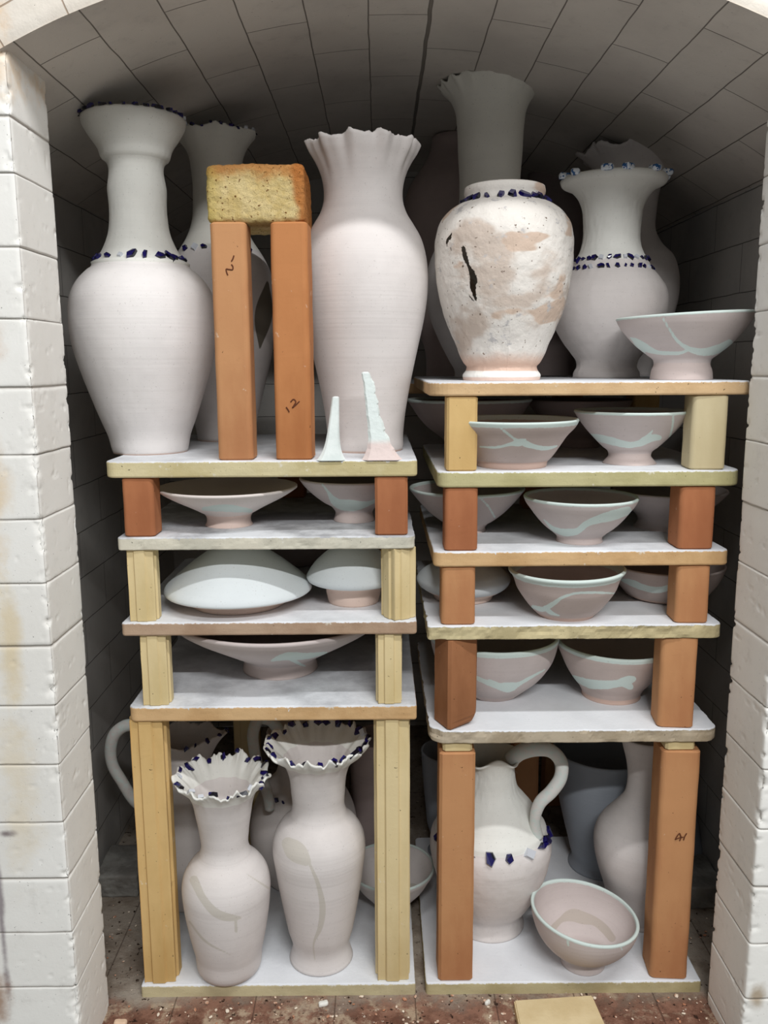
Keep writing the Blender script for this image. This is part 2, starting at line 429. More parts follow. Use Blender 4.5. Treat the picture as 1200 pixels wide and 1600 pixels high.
def sect(kind, w):
    h = w/2
    if kind == 'square': q = .08
    if kind == 'chamfer': q = .17
    if kind == 'chamfer':
        P = []; r_ = w*.15
        for (sx, sy, a0) in ((1, -1, -PI/2), (1, 1, 0), (-1, 1, PI/2), (-1, -1, PI)):
            for k in range(6):
                a = a0+k/5*PI/2; P.append((sx*(h-r_)+r_*math.cos(a), sy*(h-r_)+r_*math.sin(a)))
        return P, .0025
    if kind in ('square',):
        c = w*q; P = [(-h+c, -h), (h-c, -h), (h, -h+c), (h, h-c), (h-c, h), (-h+c, h), (-h, h-c), (-h, -h+c)]
        return P, .0025
    if kind == 'round':
        P = []
        for (sx, sy, a0) in ((1, -1, -PI/2), (1, 1, 0), (-1, 1, PI/2), (-1, -1, PI)):
            for k in range(6):
                a = a0+k/5*PI/2; r_ = w*.2; P.append((sx*(h-r_)+r_*math.cos(a), sy*(h-r_)+r_*math.sin(a)))
        return P, .002
    if kind == 'groove':      # extruded fluted section: flat bands and raised centre rib on every side
        a, b, d = h*.42, h*.82, h*.13
        side = [(-b, -h+d), (-a, -h+d), (-a+d*.7, -h), (a-d*.7, -h), (a, -h+d), (b, -h+d), (h-d*.6, -b-d*.1)]
        P = []
        for k in range(4):
            c, s_ = math.cos(k*PI/2), math.sin(k*PI/2)
            P += [(x*c-y*s_, x*s_+y*c) for x, y in side]
        return P, .0015
def post(name, label, cx, cy, z0, z1, w, kind, mat, rot=0, depth=None, lean=0, group='square ceramic kiln posts', chip=0, seed=3):
    P, bv = sect(kind, w); P = np.array(P)
    if depth: P[:, 1] *= depth/w
    a = math.radians(rot); Rm = np.array([[math.cos(a), -math.sin(a)], [math.sin(a), math.cos(a)]]); P = P @ Rm.T
    n = len(P); h = z1-z0; m = max(6, int(h/.008)); rows = []
    lv = [(0, 1-bv*2/w), (bv*.9, 1)] + [(bv+(h-2*bv)*k/m, 1) for k in range(1, m)] + [(h-bv*.9, 1), (h, 1-bv*2/w)]
    rs = np.random.RandomState(seed)
    for z, k in lv:
        j = (np.array([mnoise.noise(Vector((p[0]*60, p[1]*60+seed, z*35))) for p in P]))[:, None]*P/w*.0008
        q = P*k + j + np.array([cx+lean*z, cy])
        rows.append(np.stack([q[:, 0], q[:, 1], np.full(n, z0+z)], -1))
    V = np.concatenate(rows)
    if chip:   # broken lower corner at the front
        d = np.exp(-((V[:, 2]-z0)/.012)**2)*np.exp(-((V[:, 0]-(cx+chip*w/2))/.018)**2)*(V[:, 1] < cy)
        V[:, 0] -= chip*.006*d; V[:, 2] += .004*d; V[:, 1] += .004*d
    f = grid_faces(len(lv), n).tolist() + [list(range(n))[::-1], list(range((len(lv)-1)*n, len(lv)*n))]
    o = new_mesh(name, V, f, mat, loc=(cx, cy, z0), smooth=False)
    return tag(o, label, 'kiln post', group)

def lumpy_box(name, c, size, mat, rnd=.006, amp=.0015, cuts=28, freq=120, rot=0, parent=None, seed=0, rotx=0):
    bm = bmesh.new(); bmesh.ops.create_cube(bm, size=1)
    bmesh.ops.subdivide_edges(bm, edges=bm.edges[:], cuts=cuts, use_grid_fill=True)
    s = Vector(size)/2
    for v in bm.verts:
        p = Vector((v.co.x*size[0], v.co.y*size[1], v.co.z*size[2]))
        q = Vector([max(-s[i]+rnd, min(s[i]-rnd, p[i])) for i in range(3)])
        d = p-q; nn = d.normalized() if d.length > 0 else Vector((0, 0, 1))
        p = q+nn*rnd if d.length > 0 else p
        p += nn*amp*(mnoise.noise((p+Vector((seed, 0, 0)))*freq)+.7*mnoise.noise(p*freq*2.3)+1.2*mnoise.noise((p+Vector((seed, 3, 0)))*freq*.25))
        v.co = p
    me = bpy.data.meshes.new(name); bm.to_mesh(me); bm.free()
    me.polygons.foreach_set('use_smooth', [True]*len(me.polygons)); me.materials.append(mat)
    o = bpy.data.objects.new(name, me); COL.objects.link(o); o.location = c; o.rotation_euler = (rotx, 0, rot); return o

# ------------------------------------------------------------------ the kiln chamber
XL, XR = -.388, .463            # opening between the jambs
YF, YB = .962, 1.075            # front face and inner edge of the jambs
WL, WR, YBACK = -.50, .575, 2.02
ZF = H-.898                     # chamber floor
AC = .0375; AZ = H-.539; AR = .965   # centre and radius of the arch

M_jamb = brick_mat('white_firebrick', (248, 246, 240), (240, 237, 230), joint_attr=True, gap=(158, 148, 138), bump=.22,
    stains=((-.43, YF, H+.32, .05, .2, .05, (233, 180, 92), .8), (-.455, YF, H+.14, .035, .2, .08, (214, 158, 84), .8), (-.44, YF, H+.03, .03, .2, .05, (200, 140, 66), .55),
            (-.45, YF, H-.14, .03, .2, .10, (226, 190, 130), .55), (-.435, YF, H-.33, .018, .2, .10, (224, 198, 140), .55),
            (-.44, YF, H-.5, .03, .2, .12, (232, 214, 178), .5), (-.475, YF, H-.69, .006, .2, .17, (120, 104, 112), .75), (-.487, YF, H-.80, .022, .2, .05, (150, 100, 52), .8),
            (-.46, YF, H-.565, .014, .2, .006, (110, 92, 96), .8), (.478, YF, H-.80, .012, .2, .02, (150, 120, 70), .7)))
M_vault = brick_mat('grey_firebrick_vault', (168, 162, 156), (150, 145, 139), crack_v=None, gap=(52, 48, 46), bump=.6)
M_wall = brick_mat('grey_firebrick_wall', (206, 202, 196), (188, 185, 180), gap=(96, 92, 88), mortar=.0009, bump=.3)
M_arch = brick_mat('pale_arch_brick', (242, 234, 222), (230, 220, 206), gap=(165, 140, 118), mortar=.0009, w=.4, h=.0765,
    stains=((-.45, YF, H+.345, .075, .3, .05, (238, 178, 92), .95),))

def jamb(name, xa, xb, corner_x, joints, seed):
    """brick pier; outline walks round the rectangle, finely spaced near the opening corners"""
    s = 1 if corner_x == xb else -1       # side on which the opening lies
    def fine(a, b, n, pw=1.0): return list(a+(b-a)*(np.linspace(0, 1, n)**pw))
    xo = xa if corner_x == xb else xb     # outer side
    xi = corner_x
    P = [(x, YF) for x in fine(xo, xi, 46, .45)] + [(xi, y) for y in fine(YF, YB, 44)[1:]] + [(x, YB) for x in fine(xi, xo, 16, 1.6)[1:]]
    P = np.array(P); n = len(P)
    z0, z1 = 0.0, H+.36
    zs = list(np.arange(ZF-.12, z1, .0028)) + list(np.arange(0, ZF-.12, .05))
    for j in joints: zs += [j-.0022, j-.0011, j, j+.0011, j+.0022]
    zs = np.array(sorted(zs)); zs = zs[np.r_[True, np.diff(zs) > .0004]]
    S = np.r_[0, np.cumsum(np.hypot(*np.diff(P, axis=0).T))]
    dc = np.minimum(np.hypot(P[:, 0]-xi, P[:, 1]-YF), np.hypot(P[:, 0]-xi, P[:, 1]-YB))
    Sg, Zg = np.meshgrid(S, zs); dcg = dc[None, :]*np.ones_like(Zg)
    er = np.clip(fbm(Sg/.02+9, Zg/.011, seed, 5)-.55, 0, 1)*.034*np.exp(-(dcg/.007)**2)
    er += .0012*np.exp(-(dcg/.003)**2)
    er += np.clip(fbm(Sg/.014, Zg/.006, seed+20, 4)-.68, 0, 1)*.010
    dj = np.full_like(Zg, 1.0)
    for k, j in enumerate(joints):
        wz = .0014*(fbm(Sg/.03, Sg*0+k*3.7, seed+k, 3)-.47); dj = np.minimum(dj, abs(Zg-j-wz)*(1.0 if k % 4 else .55))
    gro = np.exp(-(dj/.0010)**2); er += .0013*gro
    # every course sits a touch in or out
    course = np.searchsorted(np.array(sorted(joints)), Zg); off = (np.random.RandomState(seed).rand(60)[course]-.5)*.0014
    cxm = (xo+xi)/2; cym = (YF+YB)/2
    X = P[:, 0][None, :]*np.ones_like(Zg); Y = P[:, 1][None, :]*np.ones_like(Zg)
    onF = (P[:, 1] <= YF+1e-6)[None, :]; onS = (abs(P[:, 0]-xi) < 1e-6)[None, :]; onB = (P[:, 1] >= YB-1e-6)[None, :]
    Y = Y + er*onF - er*onB + off*onF*.6; X = X - s*er*onS + s*off*(abs(X-xi) < .02)
    V = np.stack([X, Y, Zg], -1)
    f = grid_faces(len(zs), n, wrap=False)
    if s < 0: f = f[:, ::-1]
    o = new_mesh(name, V, f, M_jamb, attrs={'joint': np.exp(-(dj/.0007)**2)*.8})
    o['kind'] = 'structure'
    return o
jy = [181, 270, 386, 498, 606, 711, 812, 912, 1010, 1103, 1195, 1285, 1373, 1457, 1542]
jl = [at(30+y*.068, y, YF).z for y in jy] + [ZF-.06, ZF-.14]
jamb('wall_front_left', -.489, XL, XL, jl, 11)
jr = [at(1150, 875, YB).z + k*.0785 for k in range(-9, 7)]
jamb('wall_front_right', XR, .80, XR, jr, 23)

def surf(name, V, uv, nr, nc, mat, flip=False):
    f = grid_faces(nr, nc, wrap=False)
    if flip: f = f[:, ::-1]
    o = new_mesh(name, V, f, mat); me = o.data; ul = me.uv_layers.new(name='UVMap')
    li = np.zeros(len(me.loops), int); me.loops.foreach_get('vertex_index', li)
    ul.data.foreach_set('uv', np.asarray(uv, np.float32).reshape(-1, 2)[li].ravel()); o['kind'] = 'structure'; return o
# vault: 3 inch arch bricks, courses running into the kiln
a0 = math.asin((WL-.03-AC)/AR); a1 = math.asin((WR+.03-AC)/AR)
na, ny = 200, 60
A = np.linspace(a0, a1, na); YY = np.linspace(YF-.003, YBACK, ny); Ag, Yg = np.meshgrid(A, YY)
crackx = at(678, 4, 1.06)
vshift = math.atan2(crackx.x-AC, crackx.z-AZ)*AR
sag = .0012*(vnoise(Ag*AR/.0765+30, Yg/.23, 4)-.5)
V = np.stack([AC+(AR+sag)*np.sin(Ag), Yg, AZ+(AR+sag)*np.cos(Ag)], -1)
uv = np.stack([Yg, Ag*AR-vshift+.0765*40], -1)
M_vault2 = brick_mat('vault_brick', (212, 205, 196), (196, 189, 181), crack_v=.0765*40, gap=(104, 97, 90), mortar=.0009, bump=.3)
surf('ceiling', V, uv, ny, na, M_vault2, True)
# arch ring seen from the front
nr_ = 30; RR = np.linspace(AR-.0005, AR+.22, nr_); Ag, Rg = np.meshgrid(A, RR)
rag = np.where(Rg < AR+.004, .002*fbm(Ag*AR/.012, Rg*0, 8, 4), 0)
V = np.stack([AC+(Rg+rag)*np.sin(Ag), np.full_like(Ag, YF-.004)+np.where(Rg < AR+.002, .003, 0), AZ+(Rg+rag)*np.cos(Ag)], -1)
uv = np.stack([Rg*1.0, Ag*AR+.0765*40-vshift+.012], -1)
o = surf('wall_front_arch', V, uv, nr_, na, M_arch, False)
def wall(name, p0, p1, z0, z1, mat, flip=False, v0=0.0):
    n, m = 40, 60; T, Zg = np.meshgrid(np.linspace(0, 1, n), np.linspace(z0, z1, m))
    L = math.hypot(p1[0]-p0[0], p1[1]-p0[1])
    V = np.stack([p0[0]+(p1[0]-p0[0])*T, p0[1]+(p1[1]-p0[1])*T, Zg], -1)
    surf(name, V, np.stack([T*L+3, Zg-v0+3*.0765*10], -1), m, n, mat, flip)
z_top = AZ+math.sqrt(AR**2-(WL-AC)**2)+.004
wall('wall_left', (WL, YB-.004), (WL, YBACK), ZF, z_top, M_wall, True, v0=jl[0])
wall('wall_right', (WR, YB-.004), (WR, YBACK), ZF, z_top, M_wall, False, v0=jl[0])
wall('wall_back', (WL, YBACK), (WR, YBACK), ZF, AZ+AR, M_wall, True, v0=jl[0])
wall('wall_jamb_back_left', (WL-.02, YB-.002), (XL-.02, YB-.002), ZF, H+.32, M_wall, False)
wall('wall_jamb_back_right', (XR+.02, YB-.002), (WR+.02, YB-.002), ZF, H+.32, M_wall, False)

# chamber floor
t = NT('worn_floor_brick'); ob = t.coord('Object'); s_ = t.sep(ob)
g1 = t.mix(t.fac(t.noise(9, 6, .7), .38, .62), (172, 160, 146), (132, 118, 104))
redm = t.fac(t.math('ADD', s_[1], t.math('MULTIPLY', t.noise(14, 5, .7), .14)), 1.185, 1.125)
red = t.mix(t.fac(t.noise(28, 6, .75), .38, .6), (150, 112, 94), (112, 78, 64))
red = t.mix(t.fac(t.noise(19, 6, .75), .50, .64), red, (186, 164, 140))
colf = t.mix(redm, g1, red)
colf = t.mix(t.fac(t.noise(120, 3, .6), .62, .68), colf, (58, 42, 34))
colf = t.mix(t.fac(t.noise(90, 4, .6), .68, .72), colf, (220, 205, 188))
jx = t.math('ABSOLUTE', t.math('SUBTRACT', t.math('FRACT', t.math('DIVIDE', t.math('ADD', s_[0], 2.125), .1143)), .5))
colf = t.mix(t.math('MULTIPLY', t.fac(jx, .488, .495), .6), colf, (70, 54, 46))
nb = t.bump(t.noise(120, 6, .75), .9, .003); nb = t.bump(t.noise(18, 4, .6), .5, .006, nb)
M_floor = t.done(colf, .95, nb, .1)
n, m = 160, 160; Xg, Yg = np.meshgrid(np.linspace(WL-.02, WR+.02, n), np.linspace(YF-.002, YBACK, m))
hz = (fbm(Xg/.02, Yg/.02, 31, 4)-.47)*.004*np.clip((1.095-Yg)/.03, 0.15, 1)
V = np.stack([Xg, Yg, ZF+hz], -1); o = surf('floor', V, V[..., :2], m, n, M_floor)
wall('wall_front_sill', (WL, YF-.002), (WR, YF-.002), 0, ZF+.001, M_arch, False)
t = NT('painted_concrete'); M_room = t.done(t.mix(t.fac(t.noise(3, 5), .3, .7), (168, 166, 161), (150, 148, 143)), .8)
Xg, Yg = np.meshgrid(np.linspace(-3, 3, 12), np.linspace(-3, YF+.6, 12)); V = np.stack([Xg, Yg, Xg*0], -1)
o = surf('floor_room', V, V[..., :2], 12, 12, M_room)
# rusty steel frame beside the left pier
t = NT('rusty_steel'); M_rust = t.done(t.mix(t.fac(t.noise(30, 6, .7), .4, .6), (62, 44, 36), (96, 58, 36)), .75, t.bump(t.noise(120, 4), .5, .001))
bm = bmesh.new(); bmesh.ops.create_cube(bm, size=1)
for v in bm.verts: v.co = Vector((-.515+v.co.x*.05, YF+.055+v.co.y*.11, (H+.8)/2+v.co.z*(H+.8)))
bmesh.ops.bevel(bm, geom=bm.edges[:], offset=.003, segments=2, affect='EDGES')
me = bpy.data.meshes.new('trim_1'); bm.to_mesh(me); bm.free(); me.materials.append(M_rust)
o = bpy.data.objects.new('trim_1', me); COL.objects.link(o); o['kind'] = 'structure'

# ------------------------------------------------------------------ shelves
TH = .019; Y0 = 1.090
class Sh: pass
def shelf(key, xl, xr, ytop, ybot, mat_cols, label, depth=.385, jag=0, dirty=.35, drip=.5, corner=None, wash=(232, 234, 237), Yf=Y0, name='kiln_shelf', rot=0, bite=()):
    s = Sh(); a = at(xl, ytop, Yf); b = at(xr, ytop, Yf); s.z = (a.z+b.z)/2
    s.zb = at((xl+xr)/2, ybot, Yf).z; s.x0, s.x1 = a.x, b.x; s.th = s.z-s.zb; s.y0 = Yf; s.y1 = Yf+depth
    m = shelf_mat('shelf_'+key, mat_cols[0], mat_cols[1], s.th, dirty=dirty, drip=drip, wash=wash)
    s.o = slab(name, label, s.x0, s.x1, s.y0, s.y1, s.z, s.th, m, jag=jag, corner=corner, seed=len(key)*7+ord(key[-1]), rot=rot, bev=.0025 if not jag else .0015, bite=bite)
    return s
YEL = ((212, 200, 160), (196, 182, 136)); PAL = ((214, 208, 190), (196, 192, 176)); BRN = ((184, 158, 134), (164, 136, 112)); ORG = ((212, 176, 130), (194, 156, 110)); OLV = ((200, 186, 146), (178, 164, 126)); GRY = ((186, 172, 150), (160, 144, 120))
LB = shelf('LB', 219, 650, 1539, 1561, (((208, 196, 158)), (190, 178, 142)), 'cream kiln shelf on the floor under the left stack', jag=0, corner=(.004, .004, .01, .01), dirty=.15)
L4 = shelf('L4', 199, 652, 1104, 1127, ORG, 'tan kiln shelf with white drips resting on the tall yellow posts', dirty=.55, corner=(.012, .005, .01, .01), drip=1.1)
L3 = shelf('L3', 188, 652, 972, 993, BRN, 'brownish kiln shelf carrying the domed pale blue dishes', corner=(.006, .006, .01, .01), dirty=.3)
L2 = shelf('L2', 182, 649, 839, 859, PAL, 'chipped whitish kiln shelf carrying the flared pedestal dish', jag=.0012, corner=(.006, .012, .01, .01), dirty=.9, drip=1.0)
L1 = shelf('L1', 160, 653, 720, 746, YEL, 'yellow-edged top kiln shelf of the left stack under the big vases', corner=(.016, .010, .02, .02), dirty=.4, depth=.42)
RB = shelf('RB', 665, 1097, 1535, 1557, ((196, 184, 144), (178, 164, 122)), 'white-topped kiln shelf on the floor under the right stack', corner=(.006, .004, .01, .01), dirty=.08)
R5 = shelf('R5', 671, 1125, 1141, 1161, GRY, 'kiln shelf with ragged broken edge above the tall right posts', jag=.0016, corner=(.022, .020, .01, .01), dirty=.12, bite=((.068, 1.09, .012, .008),))
R4 = shelf('R4', 668, 1130, 977, 999, OLV, 'kiln shelf with chipped wavy front edge and olive grey rim', jag=.0022, corner=(.006, .012, .01, .01), dirty=.15, bite=((.22, 1.09, .02, .003),))
R3 = shelf('R3', 677, 1142, 861, 885, ORG, 'orange-edged kiln shelf with white splashes in the right stack', corner=(.012, .012, .01, .01), dirty=.35, drip=1.1)
R2 = shelf('R2', 683, 1163, 736, 761, ((192, 184, 140), (176, 168, 122)), 'olive yellow edged kiln shelf second from top of the right stack', corner=(.016, .022, .01, .01), dirty=.25)
R1 = shelf('R1', 670, 1178, 596, 618, ((214, 182, 140), (198, 164, 122)), 'tan rounded kiln shelf on top of the right stack', corner=(.03, .012, .03, .03), dirty=.4, depth=.505)

# ------------------------------------------------------------------ posts
C_OR = post_mat('orange_clay', (194, 142, 98), (178, 122, 82)); C_DK = post_mat('dark_orange_clay', (178, 116, 78), (158, 98, 64)); C_BR = post_mat('brown_clay', (162, 110, 74), (138, 90, 58))
C_YE = post_mat('yellow_clay', (224, 204, 158), (210, 188, 138), .8); C_PA = post_mat('pale_clay', (206, 192, 156), (194, 178, 140)); C_TA = post_mat('tan_clay', (216, 182, 124), (202, 166, 108))
C_Y2 = post_mat('straw_clay', (218, 184, 126), (202, 166, 106), .6)
def fpost(label, xl, xr, lo, hi, kind, mat, rot=0, ypx=None, w=None, dy=.004, name='kiln_post', **k):
    yl = ypx or 900; Yf = lo.y0+dy
    a = at(xl, yl, Yf).x; b = at(xr, yl, Yf).x; ww = w or (b-a)
    return post(name, label, (a+b)/2, Yf+ww/2, lo.z, hi.zb if hasattr(hi, 'zb') else hi, ww, kind, mat, rot, seed=int(xl), **k)
TOPP = Sh(); TOPP.zb = at(400, 347, 1.10).z
p12a = fpost('orange post left of the pair under the yellow firebrick', 334, 390, L1, TOPP, 'chamfer', C_OR, ypx=540, dy=.006)
p12b = fpost('darker orange post right of the pair under the yellow firebrick', 427, 485, L1, TOPP, 'chamfer', post_mat('rust_clay', (190, 128, 80), (170, 108, 64)), ypx=540, dy=.006, rot=-3)
fpost('short orange post at left below the top left shelf', 191, 240, L2, L1, 'chamfer', C_DK, ypx=790)
fpost('short rust orange post at right below the top left shelf', 586, 637, L2, L1, 'square', C_DK, ypx=790)
fpost('fluted yellow post left of the large domed dish', 196, 242, L3, L2, 'groove', C_YE, ypx=910)
fpost('fluted yellow post right of the small domed dish', 600, 646, L3, L2, 'groove', C_YE, rot=30, ypx=910, w=.038)
fpost('fluted yellow post left of the wide low dish', 217, 262, L4, L3, 'groove', C_YE, ypx=1045)
fpost('fluted yellow post right of the wide low dish', 587, 628, L4, L3, 'groove', C_YE, ypx=1040, rot=2)
fpost('tall fluted yellow post at the left front corner', 209, 265, LB, L4, 'groove', C_Y2, ypx=1330, lean=0.0)
fpost('tall fluted yellow post beside the gap between the stacks', 585, 641, LB, L4, 'groove', C_YE, ypx=1330)
fpost('short tan post left of the bowls under the top right shelf', 698, 746, R2, R1, 'square', C_TA, ypx=680)
fpost('short pale cream post at right under the top right shelf', 1083, 1138, R2, R1, 'chamfer', C_PA, ypx=680, rot=-4)
fpost('orange post left of the bowl with mint swoosh on the third shelf', 695, 747, R3, R2, 'chamfer', C_DK, ypx=810)
fpost('orange post right on the orange-edged shelf', 1062, 1118, R3, R2, 'chamfer', C_DK, ypx=810)
fpost('orange post left on the wavy chipped shelf', 690, 743, R4, R3, 'chamfer', C_OR, ypx=930)
fpost('orange post right on the wavy chipped shelf', 1058, 1110, R4, R3, 'chamfer', C_OR, ypx=930, rot=-3)
fpost('dark brown post turned on its corner at left with chipped foot', 686, 742, R5, R4, 'square', C_BR, ypx=1070, rot=24, w=.045, dy=.006, chip=1)
fpost('brown orange post at right on the ragged shelf', 1034, 1090, R5, R4, 'chamfer', C_OR, ypx=1070, rot=-6)
sp = Sh(); sp.zb = at(715, 1176, 1.095).z
fpost('tall orange post between the gap and the front pitcher', 686, 741, RB, sp, 'square', C_OR, ypx=1350)
fpost('tall orange post with pencilled 14 at the right front corner', 1028, 1087, RB, sp, 'chamfer', C_OR, ypx=1350, rot=-4)
def shim(label, xl, xr, y0px, side):
    a = at(xl, 1167, 1.097).x; b = at(xr, 1167, 1.097).x
    post('kiln_shim', label, (a+b)/2, 1.0955+.023, sp.zb, R5.zb, b-a, 'square', C_YE, group='thin yellow spacers on the tall right posts', depth=.046)
shim('thin fluted yellow spacer on top of the tall left orange post', 692, 738, 0, 0)
shim('thin fluted yellow spacer on top of the tall post marked 14', 1040, 1086, 0, 0)
# rear posts, one in the middle of each level
def rpost(label, lo, hi, mat, kind='chamfer', dx=0, w=.046):
    post('kiln_post', label, (lo.x0+lo.x1)/2+dx, lo.y1-.036, lo.z, hi.zb, w, kind, mat, seed=int(lo.z*1000) % 97)
rpost('rear orange post seen through the pitcher handle', RB, R5, C_OR, dx=-.002)
rpost('rear post behind the bottom left vases', LB, L4, C_YE, 'groove', dx=-.09)
rpost('rear post behind the wide low dish', L4, L3, C_YE, 'groove')
rpost('rear post between the domed dishes', L3, L2, C_YE, 'groove', dx=-.05)
rpost('rear post behind the flared pedestal dish', L2, L1, C_DK)
rpost('rear post behind the pair of bowls on the ragged shelf', R5, R4, C_BR)
rpost('rear post behind the thick rimmed bowl', R4, R3, C_OR)
rpost('rear post behind the bowl with mint swoosh', R3, R2, C_DK)
rpost('rear post under the back of the top right shelf', R2, R1, C_TA, dx=.17)

# pencilled numbers on the posts
t = NT('pencil'); M_pen = t.done((96, 52, 30), .8)
def marking(postobj, lines, Y, rad=.0008, label='pencilled number'):
    Vs, Fs, n = [], [], 0
    for ln in lines:
        P = [at(x, y, Y) for x, y in ln]
        v, f = sweep(P, rad, 6) if len(P) > 2 else sweep([P[0], (P[0]+P[1])/2, P[1]], rad, 6)
        Vs.append(v); Fs += [[i+n for i in q] for q in f]; n += len(v)
    V = np.concatenate(Vs); V[:, 1] = Y + (V[:, 1]-Y)*.25
    o = new_mesh('pencil_marking', V, Fs, M_pen, postobj, loc=tuple(postobj.location)); o['label'] = label
marking(p12a, [[(365.5, 399), (364, 404), (361.5, 408.5)], [(361.5, 413), (364, 417), (363.5, 421), (358, 421), (353.5, 420.5), (354, 425), (356, 430)]], 1.0955)
marking(p12b, [[(447, 636), (450, 640), (452, 644)], [(454, 628), (459, 624), (462, 627), (459, 634), (457, 637), (463, 632), (468, 627)]], 1.0955)
p14 = [o for o in bpy.data.objects if 'pencilled 14' in o.get('label', '')][0]
marking(p14, [[(1055, 1312), (1060, 1304), (1062, 1302)], [(1055, 1312), (1062, 1309), (1068, 1308)], [(1062, 1302), (1064, 1308), (1062, 1314)], [(1073, 1302), (1070, 1307), (1068, 1313)]], 1.0925)

# yellow soft firebrick across the pair of posts
t = NT('soft_firebrick'); ob = t.coord(); s_ = t.sep(ob)
c = t.mix(t.fac(t.noise(40, 5, .7), .35, .65), (228, 206, 152), (212, 186, 124))
top = t.fac(t.math('ADD', s_[2], t.math('MULTIPLY', t.noise(26, 4, .7), .05)), .036, .056)
c = t.mix(t.math('MULTIPLY', top, .9), c, (196, 136, 78))
gl = t.fac(t.math('ADD', s_[0], t.math('MULTIPLY', t.noise(22, 3), .06)), -.004, -.035)
c = t.mix(t.math('MULTIPLY', gl, .7), c, (196, 172, 92))
gr = t.fac(t.math('ADD', s_[0], t.math('MULTIPLY', t.noise(22, 3), .03)), .058, .070)
c = t.mix(t.math('MULTIPLY', gr, .9), c, (186, 116, 60))
c = t.mix(t.fac(t.noise(230, 3, .6), .60, .68), c, (116, 76, 34))
M_soft = t.done(c, .95, t.bump(t.noise(240, 5, .8), 1, .003), .1)
ca, cb = at(322, 300, 1.10), at(475, 300, 1.10)
zt_, zb_ = at(400, 255, 1.10).z, TOPP.zb
bo = lumpy_box('firebrick', ((ca.x+cb.x)/2, 1.10+.057, (zt_+zb_)/2), (cb.x-ca.x, .114, zt_-zb_), M_soft, rnd=.007, amp=.0013, cuts=44, freq=160)
tag(bo, 'yellow porous firebrick with scorched top laid across two orange posts', 'brick')

# ------------------------------------------------------------------ glazes
BASE = (232, 220, 214)
M_bisque = glaze_mat('pale_pink_glaze', (235, 230, 227), vary=10)
M_bisque2 = glaze_mat('lilac_pink_glaze', (226, 219, 215), vary=12)
M_white = glaze_mat('white_raw_glaze', (236, 235, 228), vary=8)
M_ivory = glaze_mat('ivory_raw_glaze', (228, 225, 215), vary=8)
M_pinkbowl = glaze_mat('dusty_pink_glaze', (198, 182, 175), foot=(206, 178, 164), vary=12, rings=.35)
M_pinkbowl2 = glaze_mat('mauve_pink_glaze', (205, 193, 189), foot=(206, 190, 184), vary=10, rings=.3)
M_blue = glaze_mat('pale_blue_glaze', (222, 227, 228), foot=(226, 202, 188), vary=6, rings=.15)
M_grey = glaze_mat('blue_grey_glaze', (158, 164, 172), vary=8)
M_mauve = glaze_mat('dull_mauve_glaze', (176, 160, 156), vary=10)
M_patch = glaze_mat('pink_glaze_dark_patch', (226, 219, 215), mark2=(112, 104, 92), vary=12)
M_pearl = glaze_mat('pearl_pink_glaze', (232, 222, 216), foot=(232, 208, 196), vary=8, rings=.12)

# glass chips
t = NT('cobalt_glass'); M_chip = t.done(t.mix(t.fac(t.noise(.9, 2, .5), .46, .54), (22, 16, 84), (10, 10, 26)), .15, None, .6)
t = NT('chip_frit'); M_frit = t.done((205, 208, 214), .4)
CHIP_MESH = []; random.seed(4)
for k in range(6):
    n = random.choice((4, 5, 5, 6)); bm = bmesh.new(); vs = []
    a0_ = random.random()*6
    ring = [(math.cos(a0_+i/n*6.283+random.uniform(-.25, .25))*random.uniform(.45, .62), math.sin(a0_+i/n*6.283)*random.uniform(.4, .6)) for i in range(n)]
    b = [bm.verts.new((x*1.1, y*1.1, -.3)) for x, y in ring]; tt = [bm.verts.new((x*.9, y*.9, random.uniform(.25, .5))) for x, y in ring]
    bm.faces.new(b[::-1]); bm.faces.new(tt)
    for i in range(n): bm.faces.new((b[i], b[(i+1) % n], tt[(i+1) % n], tt[i]))
    me = bpy.data.meshes.new('glass_chip'); bm.to_mesh(me); bm.free(); me.materials.append(M_frit if k == 5 else M_chip); CHIP_MESH.append(me)

# ------------------------------------------------------------------ vases on the left stack, top shelf
vA = Pot('baluster_vase', 'large pale vase with flaring collar and a ring of blue chips, at far left', 'vase', 222,
    [(188, 80), (196, 79), (210, 72), (236, 56), (250, 51), (253, 47), (300, 45), (340, 44), (365, 47), (385, 54), (400, 62), (409, 69), (413, 75), (417, 74), (424, 82), (440, 97), (465, 109), (490, 112), (530, 110), (570, 101), (610, 88), (650, 74), (685, 61), (700, 58)], 56, L1.z, M_bisque,
    Yc=1.215, t=.005, nr=120, nt=200, footband=.0015, split=(('body', 416), ('neck', 252, M_white), ('rim', None, M_white)), seed=5, rough=.0006)
vA.add_chips(vA.ring_of(408, 222), [-75, -62, -48, -30, -12, 5, 22, 40, 55, 62, 74, 88], .0115)
vA.add_chips(vA.no, list(range(-100, 260, 13)), .0095, part='rim')
vB = Pot('ruffled_vase', 'pale vase with torn ruffled mouth standing behind the far left collared vase', 'vase', 345,
    [(212, 62), (222, 54), (240, 44), (270, 39), (310, 38), (350, 42), (378, 53), (392, 62), (410, 72), (440, 82), (470, 86), (510, 84), (560, 74), (620, 58), (670, 46)], 44, L1.z, M_bisque2,
    Yc=1.405, t=.004, ruffle=dict(h=.05, k=6, ar=.04, az=.002, jag=.003), footband=.001, split=(('body', 392, M_patch), ('neck', None, M_ivory)), seed=8, pools=[[(418, 440, 2), (412, 490, 14), (406, 545, 1)]])
vB.add_chips(vB.ring_of(396, 345), [-42, -26, -10, 6, 30, 50], .012)
vB.add_chips(vB.no, list(range(-80, 100, 14)), .006, part='neck')
